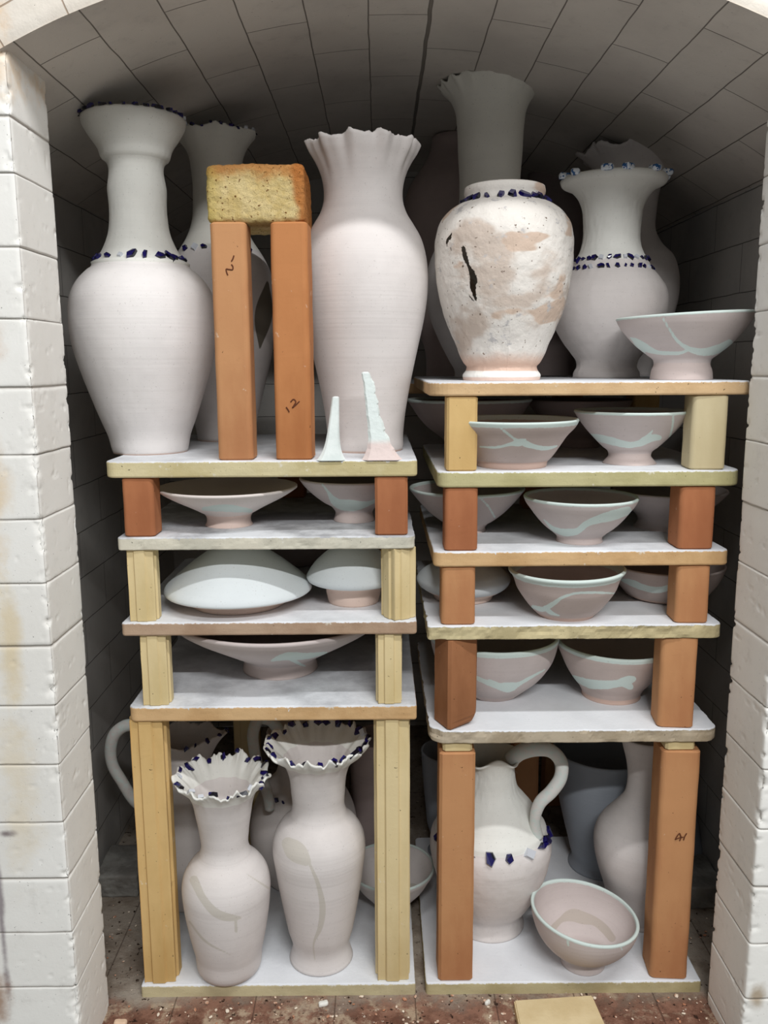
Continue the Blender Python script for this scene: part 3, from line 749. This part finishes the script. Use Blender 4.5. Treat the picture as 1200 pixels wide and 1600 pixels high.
vD = Pot('ruffled_vase', 'tall pink vase with deeply ruffled mouth right of the orange posts', 'vase', 569,
    [(228, 86), (240, 82), (255, 74), (275, 66), (295, 62), (315, 62), (335, 68), (352, 78), (372, 89), (400, 97), (430, 100), (460, 99), (500, 93), (540, 84), (580, 75), (620, 67), (650, 62), (680, 59), (700, 58)], 57, L1.z, M_bisque2,
    Yc=1.225, t=.004, nr=110, nt=280, ruffle=dict(h=.07, k=11, ar=.055, az=.0015, jag=.0045), footband=.003, split=(('body', 345), ('neck', None)), seed=14)

def cone(label, base, tip, wb, wt, Y, mat, jag=0, name='pyrometric_cone', bend=0, seed=1):
    n = 40; V = []; pb = on_z(base[0], base[1], L1.z); Y = pb.y
    pt = at(tip[0], tip[1], Y+.004)
    for k in range(n+1):
        u = k/n; c_ = Vector((pb.x+(pt.x-pb.x)*(u**(1-bend)), Y+.012+.004*u, L1.z+(pt.z-L1.z)*u))
        fl = wb*math.exp(-u*7)*.9+wt*(1-u)*.75+wt*.62
        jj = jag*(fbm(np.array([u*16.]), np.array([seed*1.]), seed, 3)[0]-.45)*(1 if u > .1 else 0)
        yb = fl*.8+.002
        sec = [(-fl, -yb*.35), (-fl*.7, -yb*.6), (fl*.75, -yb*.6), (fl+jj, -yb*.2), (fl*.9, yb*.3), (0, yb), (-fl*.8, yb*.5)]
        if k == n: sec = [(x*.6, y*.6) for x, y in sec]
        for x, y in sec: V.append((c_.x+x+jj*.5, c_.y+y, c_.z-(0.0008 if k == n else 0)))
    f = grid_faces(n+1, 7).tolist()+[list(range(7))[::-1], list(range(n*7, n*7+7))]
    o = new_mesh(name, V, f, mat, loc=(pb.x, Y+.012, L1.z), smooth=False); tag(o, label, 'pyrometric cone', 'pair of pyrometric cones'); return o
t = NT('cone_clay'); M_cone = t.done(t.mix(t.fac(t.noise(30, 4), .4, .65), (232, 238, 234), (214, 222, 218)), .85, t.bump(t.noise(160, 4), .4, .001))
t = NT('cone_clay_pinkfoot'); zc_ = t.sep(t.coord())[2]
M_cone2 = t.done(t.mix(t.fac(zc_, .028, .018), (224, 232, 228), (226, 208, 202)), .85, t.bump(t.noise(120, 4), .6, .002))
cone('shorter white pyrometric cone standing in front of the tall pink vase', (517, 720), (524, 619),   .0105, .0070, 1.11, M_cone, bend=.1, seed=3)
cone('taller wavy-edged white pyrometric cone with pinkish foot', (597, 719), (571, 580), .016, .0088, 1.11, M_cone2, jag=.006, seed=7)

# left stack, second level
Pot('pedestal_dish', 'wide flared pale dish on pedestal foot beside the short orange post', 'dish', 357,
    [(762, 108), (767, 101), (777, 84), (788, 62), (797, 45), (803, 36), (809, 34), (816, 35)], 37, L2.z, M_pearl, base_y=826, t=.004, footband=.017, split=(('foot', 803), ('dish_body', None)), seed=3,
    strokes=[[(318, 795, 3), (355, 794, 6), (392, 798, 3)]])
Pot('footed_bowl', 'pinkish bowl partly behind the rust orange post, mint stroke above its foot', 'bowl', 553,
    [(747, 85), (757, 78), (772, 63), (785, 46), (793, 33), (800, 29), (808, 31)], 32, L2.z, M_pinkbowl2, base_y=818, footband=.015, split=(('foot', 796), ('bowl_body', None)), seed=4,
    strokes=[[(500, 752, 1.5), (512, 768, 2), (525, 785, 7), (550, 790, 9), (575, 787, 4), (592, 780, 2)]])
# third level: domed dishes
Pot('domed_dish', 'large pale blue domed dish turned over on an orange clay foot', 'dish', 372,
    [(842, 3), (843, 16), (849, 30), (862, 50), (876, 70), (892, 90), (905, 105), (914, 113), (919, 114), (922, 108), (927, 88), (932, 74), (940, 72)], 70, L3.z, M_blue, base_y=960, closed=True, footband=.020,
    split=(('foot', 933), ('dome', None)), seed=6, group='pale blue domed dishes')
Pot('domed_dish', 'smaller pale blue domed dish on tall peach foot beside the fluted post', 'dish', 552,
    [(846, 3), (848, 16), (856, 34), (868, 50), (880, 62), (892, 70), (899, 73), (903, 71), (908, 58), (913, 45), (925, 42)], 39, L3.z, M_blue, base_y=949, closed=True, footband=.030,
    split=(('foot', 912), ('dome', None)), seed=7, group='pale blue domed dishes')
Pot('round_bowl', 'dark bowl far back between the two domed dishes', 'bowl', 462,
    [(842, 70), (855, 62), (868, 50), (880, 34), (888, 26)], 26, L3.z, M_mauve, Yc=1.425, seed=9, nt=96, t=.004)
# fourth level
Pot('wide_dish', 'very wide low dish with thick pink rim nearly touching the shelf above', 'dish', 437,
    [(957, 166), (963, 161), (974, 146), (988, 122), (1001, 98), (1014, 74), (1022, 60), (1028, 56), (1036, 57)], 58, L4.z, M_pinkbowl2, base_y=1062, t=.006, corr=False, footband=.019, split=(('foot', 1024), ('dish_body', None)), seed=10,
    strokes=[[(425, 1032, 2), (445, 1026, 6), (480, 1025, 5), (510, 1020, 2)], [(455, 1030, 3), (470, 1038, 2), (478, 1041, 1)]])

# bottom left
v1 = Pot('ruffled_vase', 'short pink vase with shell-like ruffled mouth edged in blue chips, at front left', 'vase', 353,
    [(1212, 74), (1219, 66), (1230, 56), (1246, 48), (1270, 43), (1300, 38), (1322, 37), (1332, 41), (1345, 54), (1360, 64), (1376, 68), (1400, 67), (1440, 61), (1480, 52), (1510, 44)], 37, LB.z, M_bisque2,
    base_y=1537, t=.0035, nr=110, nt=300, ruffle=dict(h=.055, k=13, ar=.035, az=.003, jag=.007), footband=None, seed=21, split=(('body', 1330), ('neck', 1236), ('ruffled_rim', None, M_white)),
    pools=[[(303, 1375, 7), (318, 1405, 6), (340, 1428, 7), (360, 1434, 6), (376, 1434, 2)], [(368, 1434, 2), (369, 1455, 2.5)], [(296, 1440, 1.5), (320, 1470, 2), (360, 1492, 1)], [(386, 1366, 1), (420, 1388, 2)]])
v1.add_chips(v1.no+2, list(range(-170, 190, 17)), .0105, part='ruffled_rim')
v2 = Pot('ruffled_vase', 'taller pink vase with wide ruffled mouth edged in blue chips, at the left stack centre', 'vase', 499,
    [(1160, 82), (1167, 76), (1178, 63), (1190, 52), (1205, 46), (1235, 42), (1258, 41), (1270, 45), (1285, 60), (1300, 69), (1316, 72), (1354, 68), (1405, 59), (1444, 51), (1474, 44), (1488, 48), (1500, 49)], 47, LB.z, M_bisque2,
    base_y=1522, t=.0035, nr=120, nt=320, ruffle=dict(h=.06, k=15, ar=.03, az=.003, jag=.008), seed=33, split=(('body', 1262), ('neck', 1182), ('ruffled_rim', None, M_white)),
    pools=[[(450, 1318, 10), (462, 1330, 16), (478, 1345, 8)], [(484, 1350, 2), (498, 1385, 3.5), (504, 1420, 5), (500, 1450, 4), (490, 1475, 1.5), (492, 1500, 1)]])
v2.add_chips(v2.no+2, list(range(-175, 185, 15)), .0115, part='ruffled_rim')

def handle(pot, pts, rad, label=None, flat=.75, mat=None):
    P = [at(x, y, Y) for x, y, Y in pts]
    v, f = sweep(P, rad, 14, flat=1.0)
    o = new_mesh('handle', v, f, mat or pot.mat if hasattr(pot, 'mat') else mat, pot.root, loc=tuple(pot.loc))
    return o
pL = Pot('pitcher', 'grey-pink pitcher with ruffled spout at back left, handle reaching past the tall post', 'pitcher', 292,
    [(1150, 52), (1160, 46), (1175, 42), (1195, 41), (1215, 45), (1235, 56), (1260, 68), (1290, 74), (1320, 72), (1360, 62), (1395, 50)], 46, LB.z, M_bisque2,
    Yc=1.31, t=.004, ruffle=dict(h=.05, k=5, ar=.04, az=.003, jag=.005, sp=(math.radians(75), .5, .022, .014)), seed=41, split=(('body', 1212), ('neck', None)))
handle(pL, [(262, 1146, 1.30), (230, 1138, 1.30), (196, 1134, 1.30), (180, 1146, 1.30), (173, 1168, 1.30), (176, 1195, 1.30), (190, 1220, 1.30), (210, 1250, 1.30), (232, 1268, 1.30)], [.010, .010, .010, .009, .009, .010], mat=M_bisque2)
pL.add_chips(pL.no, [20, 34, 48, 62, 76, 90], .008, part='neck')
pM = Pot('pitcher', 'pale pitcher with blue chips and looped handle standing behind the taller ruffled vase', 'pitcher', 474,
    [(1140, 52), (1150, 44), (1170, 38), (1195, 38), (1210, 44), (1222, 56), (1245, 72), (1275, 82), (1300, 83), (1340, 72), (1380, 56)], 50, LB.z, M_bisque2,
    Yc=1.362, t=.004, ruffle=dict(h=.04, k=5, ar=.05, az=.003, jag=.004), seed=43, split=(('body', 1214), ('neck', None)))
handle(pM, [(448, 1158, 1.34), (436, 1140, 1.33), (420, 1124, 1.32), (404, 1124, 1.31), (396, 1142, 1.30), (397, 1170, 1.295), (404, 1200, 1.29), (414, 1228, 1.29), (420, 1250, 1.288), (421, 1264, 1.29)], [.010, .010, .0095, .009, .009, .008], mat=M_bisque2)
pM.add_chips(pM.ring_of(1226, 474), [-80, -66, -52, -38, -22, -5], .008)
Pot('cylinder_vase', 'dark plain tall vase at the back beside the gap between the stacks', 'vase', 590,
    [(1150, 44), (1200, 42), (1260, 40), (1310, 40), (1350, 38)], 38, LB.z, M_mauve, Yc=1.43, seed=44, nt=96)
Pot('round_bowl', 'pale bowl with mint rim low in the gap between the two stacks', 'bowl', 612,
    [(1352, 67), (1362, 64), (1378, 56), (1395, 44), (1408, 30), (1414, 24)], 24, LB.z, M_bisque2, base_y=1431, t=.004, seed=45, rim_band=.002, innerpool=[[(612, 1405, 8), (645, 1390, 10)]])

# ------------------------------------------------------------------ right stack, top shelf
t_speck = NT('crusty_white_slip')
t = t_speck; ob = t.coord()
c = t.mix(t.fac(t.noise(8, 4, .55, t.map(ob, (1, 1, 1.5), (2, 4, 1))), .50, .60), (228, 222, 214), (202, 187, 174))
c = t.mix(t.fac(t.noise(11, 3, .5, t.map(ob, (1, 1, 1.9), (3, 1, 2))), .57, .61), c, (206, 184, 166))
c = t.mix(t.fac(t.noise(26, 5, .7, t.map(ob, (1, 1, 1.3), (7, 1, 5))), .58, .66), c, (190, 186, 184))
c = t.mix(t.fac(t.noise(170, 3, .6), .66, .70), c, (120, 104, 92))
zz = t.sep(ob)[2]
c = t.mix(t.fac(t.math('ADD', zz, t.math('MULTIPLY', t.noise(30, 4), .02)), .052, .034), c, (216, 186, 168))
c = t.mix(t.fac(t.math('ADD', zz, t.math('MULTIPLY', t.noise(30, 4), .003)), .0155, .0135), c, (240, 238, 232))
c = t.mix(t.fac(zz, .0055, .004), c, (230, 204, 190))
M_crust = t.done(c, .9, t.bump(t.noise(22, 6, .65), .55, .006, t.bump(t.noise(260, 4, .8), .3, .001)), .15)
vS = Pot('cracked_jar', 'white crusty round jar with a long black crack and blue chips below its collar', 'jar', 786,
    [(294, 62), (300, 63), (310, 62), (316, 64), (322, 74), (332, 88), (346, 99), (368, 106), (400, 107), (430, 105), (460, 100), (490, 92), (515, 82), (540, 71), (558, 64), (567, 59), (573, 54), (578, 55), (586, 60)], 59, R1.z, M_crust,
    Yc=1.20, t=.005, nr=260, nt=760, seed=51, rough=.0016, split=(('body', 317), ('collar', None)),
    holes=[[(724, 387, 3.5), (727, 402, 4.6), (732, 415, 3), (737, 425, 5), (740, 436, 6.2), (739, 448, 5), (741, 460, 3.5), (744, 470, 1.6)],
           [(706, 364, 1.0), (702, 372, 3.2), (698, 380, 1.8), (699, 386, .6)], [(704, 388, 1.2), (706, 392, .8)], [(733, 460, 1), (738, 468, 1.8), (742, 472, .6)]])
vS.add_chips(vS.ring_of(318, 786), [-78, -62, -46, -30, -14, 2, 18, 32, 45, 58, 70, 84], .0125)
vT = Pot('trumpet_vase', 'tallest vase with trumpet neck and scalloped mouth behind the cracked jar', 'vase', 764,
    [(134, 81), (142, 75), (155, 64), (172, 56), (200, 52), (240, 50), (290, 47), (320, 48), (345, 56), (375, 76), (410, 92), (450, 98), (490, 92), (530, 76), (565, 58), (580, 50)], 50, R1.z, M_ivory,
    Yc=1.405, t=.004, nr=110, nt=300, ruffle=dict(h=.03, k=17, ar=.03, az=.0035, jag=.003), seed=61, split=(('body', 340, M_bisque2), ('trumpet_neck', None)))
vU = Pot('double_band_vase', 'grey-pink vase with flat rim and two rows of black chips behind the footed bowl', 'vase', 953,
    [(282, 82), (288, 80), (296, 66), (306, 56), (322, 48), (350, 44), (378, 44), (398, 50), (408, 56), (420, 62), (432, 72), (455, 86), (480, 89), (505, 84), (530, 71), (552, 55), (566, 46), (574, 46), (582, 50)], 51, R1.z, M_bisque2,
    Yc=1.345, t=.005, nr=110, nt=200, seed=65, rough=.0014, split=(('body', 410), ('neck', 300, M_white), ('rim', None, M_white)))
vU.add_chips(vU.ring_of(407, 953), list(range(-82, 90, 11)), .0095); vU.add_chips(vU.ring_of(422, 953), list(range(-84, 90, 11)), .0095)
# shards lying round the flat rim
t = NT('blue_white_shard'); M_shard = t.done(t.mix(t.fac(t.noise(170, 3, .6), .5, .56), (222, 228, 234), (40, 92, 150)), .25, None, .5)
for k, dg in enumerate((-80, -58, -20, 0, 33, 62, 90, 150, 200)):
    j = int((math.radians(dg) % (2*PI))/(2*PI)*200); p = Vector(vU.V[vU.no, j])
    o = lumpy_box('ceramic_shard', p+Vector((0, 0, .0015)), (.017, .013, .009), M_shard, rnd=.0035, amp=.0006, cuts=6, freq=200, rot=k*1.3, seed=k)
    o.parent = vU.parts['rim']; o.location = p+Vector((0, 0, .0015))-Vector(vU.loc); o['label'] = 'blue and white ceramic shard on the rim'
vW = Pot('ruffled_vase', 'dark vase with torn mouth at the back right of the top right shelf', 'vase', 981,
    [(240, 82), (252, 69), (270, 53), (292, 45), (330, 40), (362, 40), (382, 50), (402, 68), (425, 76), (460, 78), (500, 70), (550, 52), (580, 44)], 44, R1.z, M_bisque2,
    Yc=1.53, t=.004, nt=260, ruffle=dict(h=.04, k=7, ar=.05, az=.004, jag=.006), seed=71, split=(('body', 372), ('neck', None)))
bT = Pot('footed_bowl', 'footed bowl with crossing mint strokes at the right end of the top shelf', 'bowl', 1067,
    [(494, 103), (505, 98), (522, 86), (540, 70), (555, 52), (563, 43), (569, 42), (578, 45)], 47, R1.z, M_pinkbowl2, Yc=1.175, t=.0035, seed=75, lean=.045, footband=.0225, rim_band=.0015,
    split=(('foot', 565), ('bowl_body', None)), group='footed bowls with mint strokes',
    strokes=[[(976, 530, 1), (985, 534, 7), (1005, 542, 7), (1025, 550, 3.5), (1050, 552, 3), (1066, 551, 2.5), (1078, 545, 2.5)], [(1036, 498, 1.6), (1046, 514, 2), (1058, 532, 2.5), (1076, 545, 4), (1098, 550, 6), (1120, 546, 7), (1140, 535, 5)]])
# rear shelf further back, with two dark vases
def rshelf():
    s = Sh(); s.z = R1.z-.012; s.th = .02; s.zb = s.z-.02; s.x0, s.x1, s.y0, s.y1 = -.02, .43, 1.60, 1.98
    m = shelf_mat('shelf_rear', ORG[0], ORG[1], .02); s.o = slab('kiln_shelf', 'kiln shelf deep in the dark behind the top right shelf', s.x0, s.x1, s.y0, s.y1, s.z, .02, m, seed=90); return s
RR_ = rshelf()
for q, (px_, py_) in enumerate(((.02, 1.64), (.36, 1.64), (.19, 1.90))):
    post('kiln_post', ('rear tall post in the dark behind the gap', 'rear tall post in the dark behind the right stack', 'rear tall post against the back wall')[q], px_, py_, ZF, RR_.zb, .05, 'square', C_OR, seed=q)
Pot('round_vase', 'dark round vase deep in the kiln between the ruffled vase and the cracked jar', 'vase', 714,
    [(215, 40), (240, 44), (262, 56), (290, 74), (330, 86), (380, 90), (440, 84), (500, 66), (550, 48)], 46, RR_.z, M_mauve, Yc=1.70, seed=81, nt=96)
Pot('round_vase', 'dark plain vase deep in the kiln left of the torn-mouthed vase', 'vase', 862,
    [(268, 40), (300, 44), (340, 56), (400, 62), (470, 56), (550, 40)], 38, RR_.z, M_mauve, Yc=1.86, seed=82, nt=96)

# ------------------------------------------------------------------ right stack bowls
G = 'pink bowls with mint strokes'
Pot('round_bowl', 'bowl with broad pink foot and crossing mint strokes behind the tan post', 'bowl', 800,
    [(656, 102), (664, 98), (680, 84), (695, 74), (707, 66), (716, 59), (720, 55), (725, 54)], 53, R2.z, M_pinkbowl, base_y=734, footband=.009, rim_band=.005, seed=101, group=G, t=.004,
    split=(('foot', 719), ('bowl_body', None)),
    strokes=[[(776, 664, 1), (790, 675, 2), (806, 687, 2.5), (818, 692, 5), (835, 698, 4), (858, 700, 3), (870, 697, 1.5)], [(750, 698, 1.5), (775, 699, 2), (798, 694, 3), (816, 690, 5), (822, 686, 1)]])
Pot('footed_bowl', 'footed bowl with a mint boomerang stroke beside the pale cream post', 'bowl', 985,
    [(643, 88), (652, 82), (666, 72), (684, 56), (698, 42), (706, 33), (711, 32), (718, 37)], 41, R2.z, M_pinkbowl2, base_y=728, footband=.0155, rim_band=.0015, seed=102, group=G, split=(('foot', 708), ('bowl_body', None)),
    strokes=[[(921, 679, 1), (932, 683, 5), (955, 689, 6), (985, 695, 5), (1002, 692, 5), (1020, 684, 6), (1030, 684, 4)], [(1002, 690, 4), (1014, 680, 3), (1021, 671, .5)], [(1052, 645, 1.5), (1051, 665, 1.8), (1046, 685, 1.5)]])
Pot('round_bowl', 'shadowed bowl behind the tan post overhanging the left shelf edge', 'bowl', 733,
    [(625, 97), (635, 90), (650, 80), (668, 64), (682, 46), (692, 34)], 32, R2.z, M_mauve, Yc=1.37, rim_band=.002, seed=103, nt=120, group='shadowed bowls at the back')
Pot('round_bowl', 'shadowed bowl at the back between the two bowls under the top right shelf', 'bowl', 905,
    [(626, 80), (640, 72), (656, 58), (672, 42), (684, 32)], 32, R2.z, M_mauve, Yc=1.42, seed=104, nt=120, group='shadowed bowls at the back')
Pot('footed_bowl', 'footed bowl with a broad mint swoosh at the centre of the third right shelf', 'bowl', 906,
    [(776, 88), (784, 85), (798, 75), (812, 64), (824, 52), (834, 39), (838, 35), (843, 35)], 36, R3.z, M_pinkbowl2, base_y=852, footband=.009, rim_band=.002, seed=105, group=G, split=(('foot', 837), ('bowl_body', None)),
    strokes=[[(850, 812, 1), (866, 827, 4), (888, 832, 6), (904, 829, 5), (914, 820, 5), (930, 813, 6), (952, 807, 8), (980, 798, 7)]])
Pot('footed_bowl', 'footed bowl behind the left orange post, thin mint line on its side', 'bowl', 729,
    [(763, 90), (774, 82), (788, 70), (802, 56), (814, 40), (820, 31), (825, 29)], 31, R3.z, M_pinkbowl2, base_y=834, footband=.0125, rim_band=.0015, seed=106, group=G, split=(('foot', 817), ('bowl_body', None)),
    strokes=[[(750, 778, 1.4), (762, 790, 1.8), (773, 808, 1.6)]])
Pot('footed_bowl', 'shadowed plain bowl on wide foot behind the right orange post', 'bowl', 1043,
    [(766, 88), (776, 80), (788, 68), (798, 55), (806, 46), (811, 44), (820, 48)], 50, R3.z, M_pinkbowl2, base_y=832, footband=None, seed=107, nt=120, group='shadowed bowls at the back', split=(('foot', 808), ('bowl_body', None)))
Pot('round_bowl', 'deep bowl with thick mint rim and flowing mint line on the wavy chipped shelf', 'bowl', 884,
    [(887, 90), (892, 89), (898, 84), (904, 81), (918, 76), (934, 66), (948, 55), (958, 45), (963, 43)], 43, R4.z, M_pinkbowl, base_y=971, footband=.006, rim_band=.009, seed=108, group=G, t=.005, lean=.02, split=(('foot', 961), ('bowl_body', None)),
    strokes=[[(833, 948, 3), (848, 952, 4), (862, 945, 4), (878, 934, 2.5), (895, 928, 2), (925, 926, 2), (960, 927, 1.5)], [(852, 950, 4), (862, 958, 3), (874, 962, 1)]])
Pot('domed_dish', 'shadowed pale domed dish behind the left post on the wavy chipped shelf', 'dish', 724,
    [(868, 3), (869, 16), (875, 34), (884, 52), (895, 68), (903, 73), (909, 71), (920, 58), (926, 47), (934, 45)], 43, R4.z, M_blue, base_y=945, closed=True, footband=.016, seed=109, nt=120, group='pale blue domed dishes', split=(('foot', 926), ('dome', None)))
Pot('round_bowl', 'shadowed bowl with mint wave behind the right post on the wavy chipped shelf', 'bowl', 1040,
    [(880, 88), (892, 84), (908, 76), (922, 66), (932, 56)], 50, R4.z, M_pinkbowl, base_y=944, footband=.006, seed=110, nt=140, group=G,
    strokes=[[(968, 905, 1), (985, 910, 5), (1005, 918, 5), (1028, 922, 5), (1052, 916, 4)]])
Pot('round_bowl', 'deep bowl with mint rim and mint wave behind the dark brown post', 'bowl', 771,
    [(989, 101), (1004, 98), (1030, 90), (1048, 79), (1064, 65), (1076, 50), (1084, 39)], 37, R5.z, M_pinkbowl2, base_y=1096, footband=.009, rim_band=.006, seed=111, group=G, t=.005, split=(('foot', 1071), ('bowl_body', None)),
    strokes=[[(742, 1058, 3), (760, 1066, 4), (778, 1072, 5), (795, 1074, 8), (808, 1070, 4), (830, 1058, 2.5), (852, 1046, 1)], [(765, 1064, 3), (780, 1068, 1)]])
Pot('round_bowl', 'deep bowl with mint rim and bone-shaped mint patch at right on the ragged shelf', 'bowl', 956,
    [(1004, 86), (1014, 84), (1030, 77), (1048, 68), (1064, 57), (1076, 47), (1084, 44)], 45, R5.z, M_pinkbowl, base_y=1101, footband=.007, rim_band=.005, seed=112, group=G, t=.005, lean=-.03, split=(('foot', 1074), ('bowl_body', None)),
    strokes=[[(885, 1053, 1), (900, 1060, 4), (920, 1068, 7), (945, 1070, 7), (965, 1068, 6), (982, 1063, 7), (989, 1061, 5)], [(975, 1068, 6), (985, 1073, 5)]])

# bottom right
pF = Pot('pitcher', 'pink pitcher with wavy lip, loop handle and blue chips behind the tall orange post', 'pitcher', 766,
    [(1178, 45), (1185, 39), (1195, 36), (1212, 37), (1230, 42), (1244, 54), (1258, 66), (1272, 75), (1281, 82), (1285, 85), (1289, 86), (1300, 92), (1312, 94), (1336, 91), (1372, 79), (1404, 61), (1420, 50), (1430, 52), (1448, 54)], 54, RB.z, M_bisque2,
    base_y=1470, t=.004, nr=130, nt=240, zf=lambda a: .0075*np.cos(4.2*np.clip(a-.08, -1.1, 1.1)), seed=121, rough=.0012, footband=None, split=(('body', 1290), ('neck', None, M_white)))
Yp = pF.Y
handle(pF, [(797, 1188, Yp-.01), (812, 1176, Yp-.015), (838, 1170, Yp-.02), (862, 1174, Yp-.025), (877, 1192, Yp-.03), (876, 1214, Yp-.035), (862, 1236, Yp-.045), (844, 1254, Yp-.05), (837, 1272, Yp-.05), (836, 1290, Yp-.047), (840, 1308, Yp-.044)], [.012, .012, .0105, .010, .010, .0095, .008, .009], mat=M_bisque)
pF.add_chips(pF.ring_of(1293, 766), [-70, -50, -30, -8, 12, 32, 52, 66, 80], .017)
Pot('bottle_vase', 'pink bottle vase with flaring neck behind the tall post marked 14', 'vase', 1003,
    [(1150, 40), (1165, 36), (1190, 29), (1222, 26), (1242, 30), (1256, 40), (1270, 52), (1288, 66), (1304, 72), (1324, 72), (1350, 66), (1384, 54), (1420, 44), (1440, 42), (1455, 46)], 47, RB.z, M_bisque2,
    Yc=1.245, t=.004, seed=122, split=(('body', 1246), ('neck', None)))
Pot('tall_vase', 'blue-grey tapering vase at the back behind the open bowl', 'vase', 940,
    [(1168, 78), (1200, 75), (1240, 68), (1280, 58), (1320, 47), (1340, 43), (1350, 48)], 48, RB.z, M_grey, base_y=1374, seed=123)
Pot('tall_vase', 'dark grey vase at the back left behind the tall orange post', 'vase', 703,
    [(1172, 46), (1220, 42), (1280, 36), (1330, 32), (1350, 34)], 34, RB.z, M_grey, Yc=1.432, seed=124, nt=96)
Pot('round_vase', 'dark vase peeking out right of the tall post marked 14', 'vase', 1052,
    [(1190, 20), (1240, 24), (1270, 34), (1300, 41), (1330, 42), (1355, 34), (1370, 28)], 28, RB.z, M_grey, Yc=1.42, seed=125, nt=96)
Pot('open_bowl', 'pink bowl with mint rim and brown patch inside at the front right', 'bowl', 912,
    [(1424, 83), (1438, 80), (1452, 74), (1464, 65), (1474, 54), (1481, 43), (1485, 36), (1489, 34)], 34, RB.z, M_pinkbowl2, base_y=1523, corr=False, t=.0048, nt=220, seed=126, lean=-.13, rim_band=.0022, footband=None, split=(('foot', 1484), ('bowl_body', None)),
    innerpool=[[(866, 1448, 5), (876, 1438, 4.5), (895, 1430, 10), (910, 1434, 10), (930, 1440, 7), (945, 1452, 7), (956, 1466, 6)]],
    strokes=[[(887, 1470, 1.8), (888, 1477, 1.8)], [(968, 1478, 1.2), (972, 1484, 1.2)]])

# ------------------------------------------------------------------ floor things
t = NT('cream_fireclay'); M_cream = t.done(t.mix(t.fac(t.noise(20, 4), .35, .65), (226, 206, 164), (212, 190, 146)), .9, t.bump(t.noise(200, 5, .7), .5, .001), .1)
qs = [(803, 1562), (925, 1554), (948, 1606), (960, 1650), (826, 1668), (812, 1606)]
Pq = [on_z(x, y, ZF+.014) for x, y in qs]
bm = bmesh.new(); top = [bm.verts.new(p) for p in Pq]; bot = [bm.verts.new((p.x, p.y, ZF-.001)) for p in Pq]
bm.faces.new(top[::-1]); bm.faces.new(bot); n = len(top)
for i in range(n): bm.faces.new((top[i], top[(i+1) % n], bot[(i+1) % n], bot[i]))
bmesh.ops.recalc_face_normals(bm, faces=bm.faces); bmesh.ops.bevel(bm, geom=[e for e in bm.edges], offset=.0018, segments=2, affect='EDGES')
c0 = sum((Vector(p) for p in Pq), Vector())/n; c0.z = ZF
for v in bm.verts: v.co -= c0
me = bpy.data.meshes.new('shelf_fragment'); bm.to_mesh(me); bm.free(); me.materials.append(M_cream)
o = bpy.data.objects.new('shelf_fragment', me); COL.objects.link(o); o.location = c0
tag(o, 'flat cream broken shelf piece lying on the floor before the right stack', 'shelf fragment')
t = NT('chip_white'); M_w = t.done((236, 234, 226), .7); t = NT('chip_peach'); M_p = t.done((226, 196, 168), .8)
for (x, y, sx, sy, mt, lb) in ((505, 1568, .014, .009, M_w, 'white oval ceramic chip on the floor before the left stack'), (762, 1566, .010, .006, M_w, 'small white ceramic chip on the floor before the right stack'),
                               (188, 1598, .018, .010, M_p, 'peach coloured pebble at the foot of the left pier')):
    p = on_z(x, y, ZF+.003); o = lumpy_box('ceramic_chip', p, (sx, sy, .007), mt, rnd=.003, amp=.0006, cuts=7, freq=150, rot=x*.1, seed=x); tag(o, lb, 'ceramic chip', 'loose chips on the kiln floor')
t = NT('grey_brick_scrap'); M_gb = t.done(t.mix(t.fac(t.noise(20, 4), .35, .65), (150, 148, 142), (120, 116, 110)), .9, t.bump(t.noise(150, 5), .6, .002))
o = lumpy_box('firebrick', (-.455, 1.375, ZF+.019), (.075, .10, .040), M_gb, seed=1, rnd=.004, amp=.001); tag(o, 'dark grey brick piece on the floor beside the left wall', 'brick', 'brick pieces on the chamber floor')
o = lumpy_box('firebrick', (.54, 1.33, ZF+.019), (.065, .10, .040), M_gb, seed=2, rnd=.004, amp=.001); tag(o, 'dark grey brick piece on the floor beside the right wall', 'brick', 'brick pieces on the chamber floor')
# crumbs
rs = np.random.RandomState(3); bm = bmesh.new()
for k in range(340):
    x = rs.uniform(XL+.01, XR-.01); y = rs.uniform(.985, 1.088) if k % 4 else rs.uniform(1.0, 1.45)
    if k % 4 == 0: x = rs.choice([rs.uniform(XL-.08, XL+.03), rs.uniform(XR-.045, XR+.08)])
    r = rs.uniform(.0006, .0022)*(1.6 if rs.rand() > .93 else 1)
    mtx = Matrix.Translation((x, y, ZF+.0015+r*.3)) @ Matrix.Rotation(rs.rand()*6, 4, 'Z') @ Matrix.Diagonal((r*rs.uniform(.8, 2), r, r*.6, 1))
    bmesh.ops.create_icosphere(bm, subdivisions=1, radius=1, matrix=mtx)
me = bpy.data.meshes.new('brick_crumbs'); bm.to_mesh(me); bm.free()
t = NT('crumb'); M_cr = t.done(t.mix(t.fac(t.noise(60, 2), .4, .6), (238, 224, 204), (186, 130, 100)), .9); me.materials.append(M_cr)
o = bpy.data.objects.new('brick_crumbs', me); COL.objects.link(o); tag(o, 'scattered pale brick crumbs over the kiln floor', 'crumbs', kind='stuff')
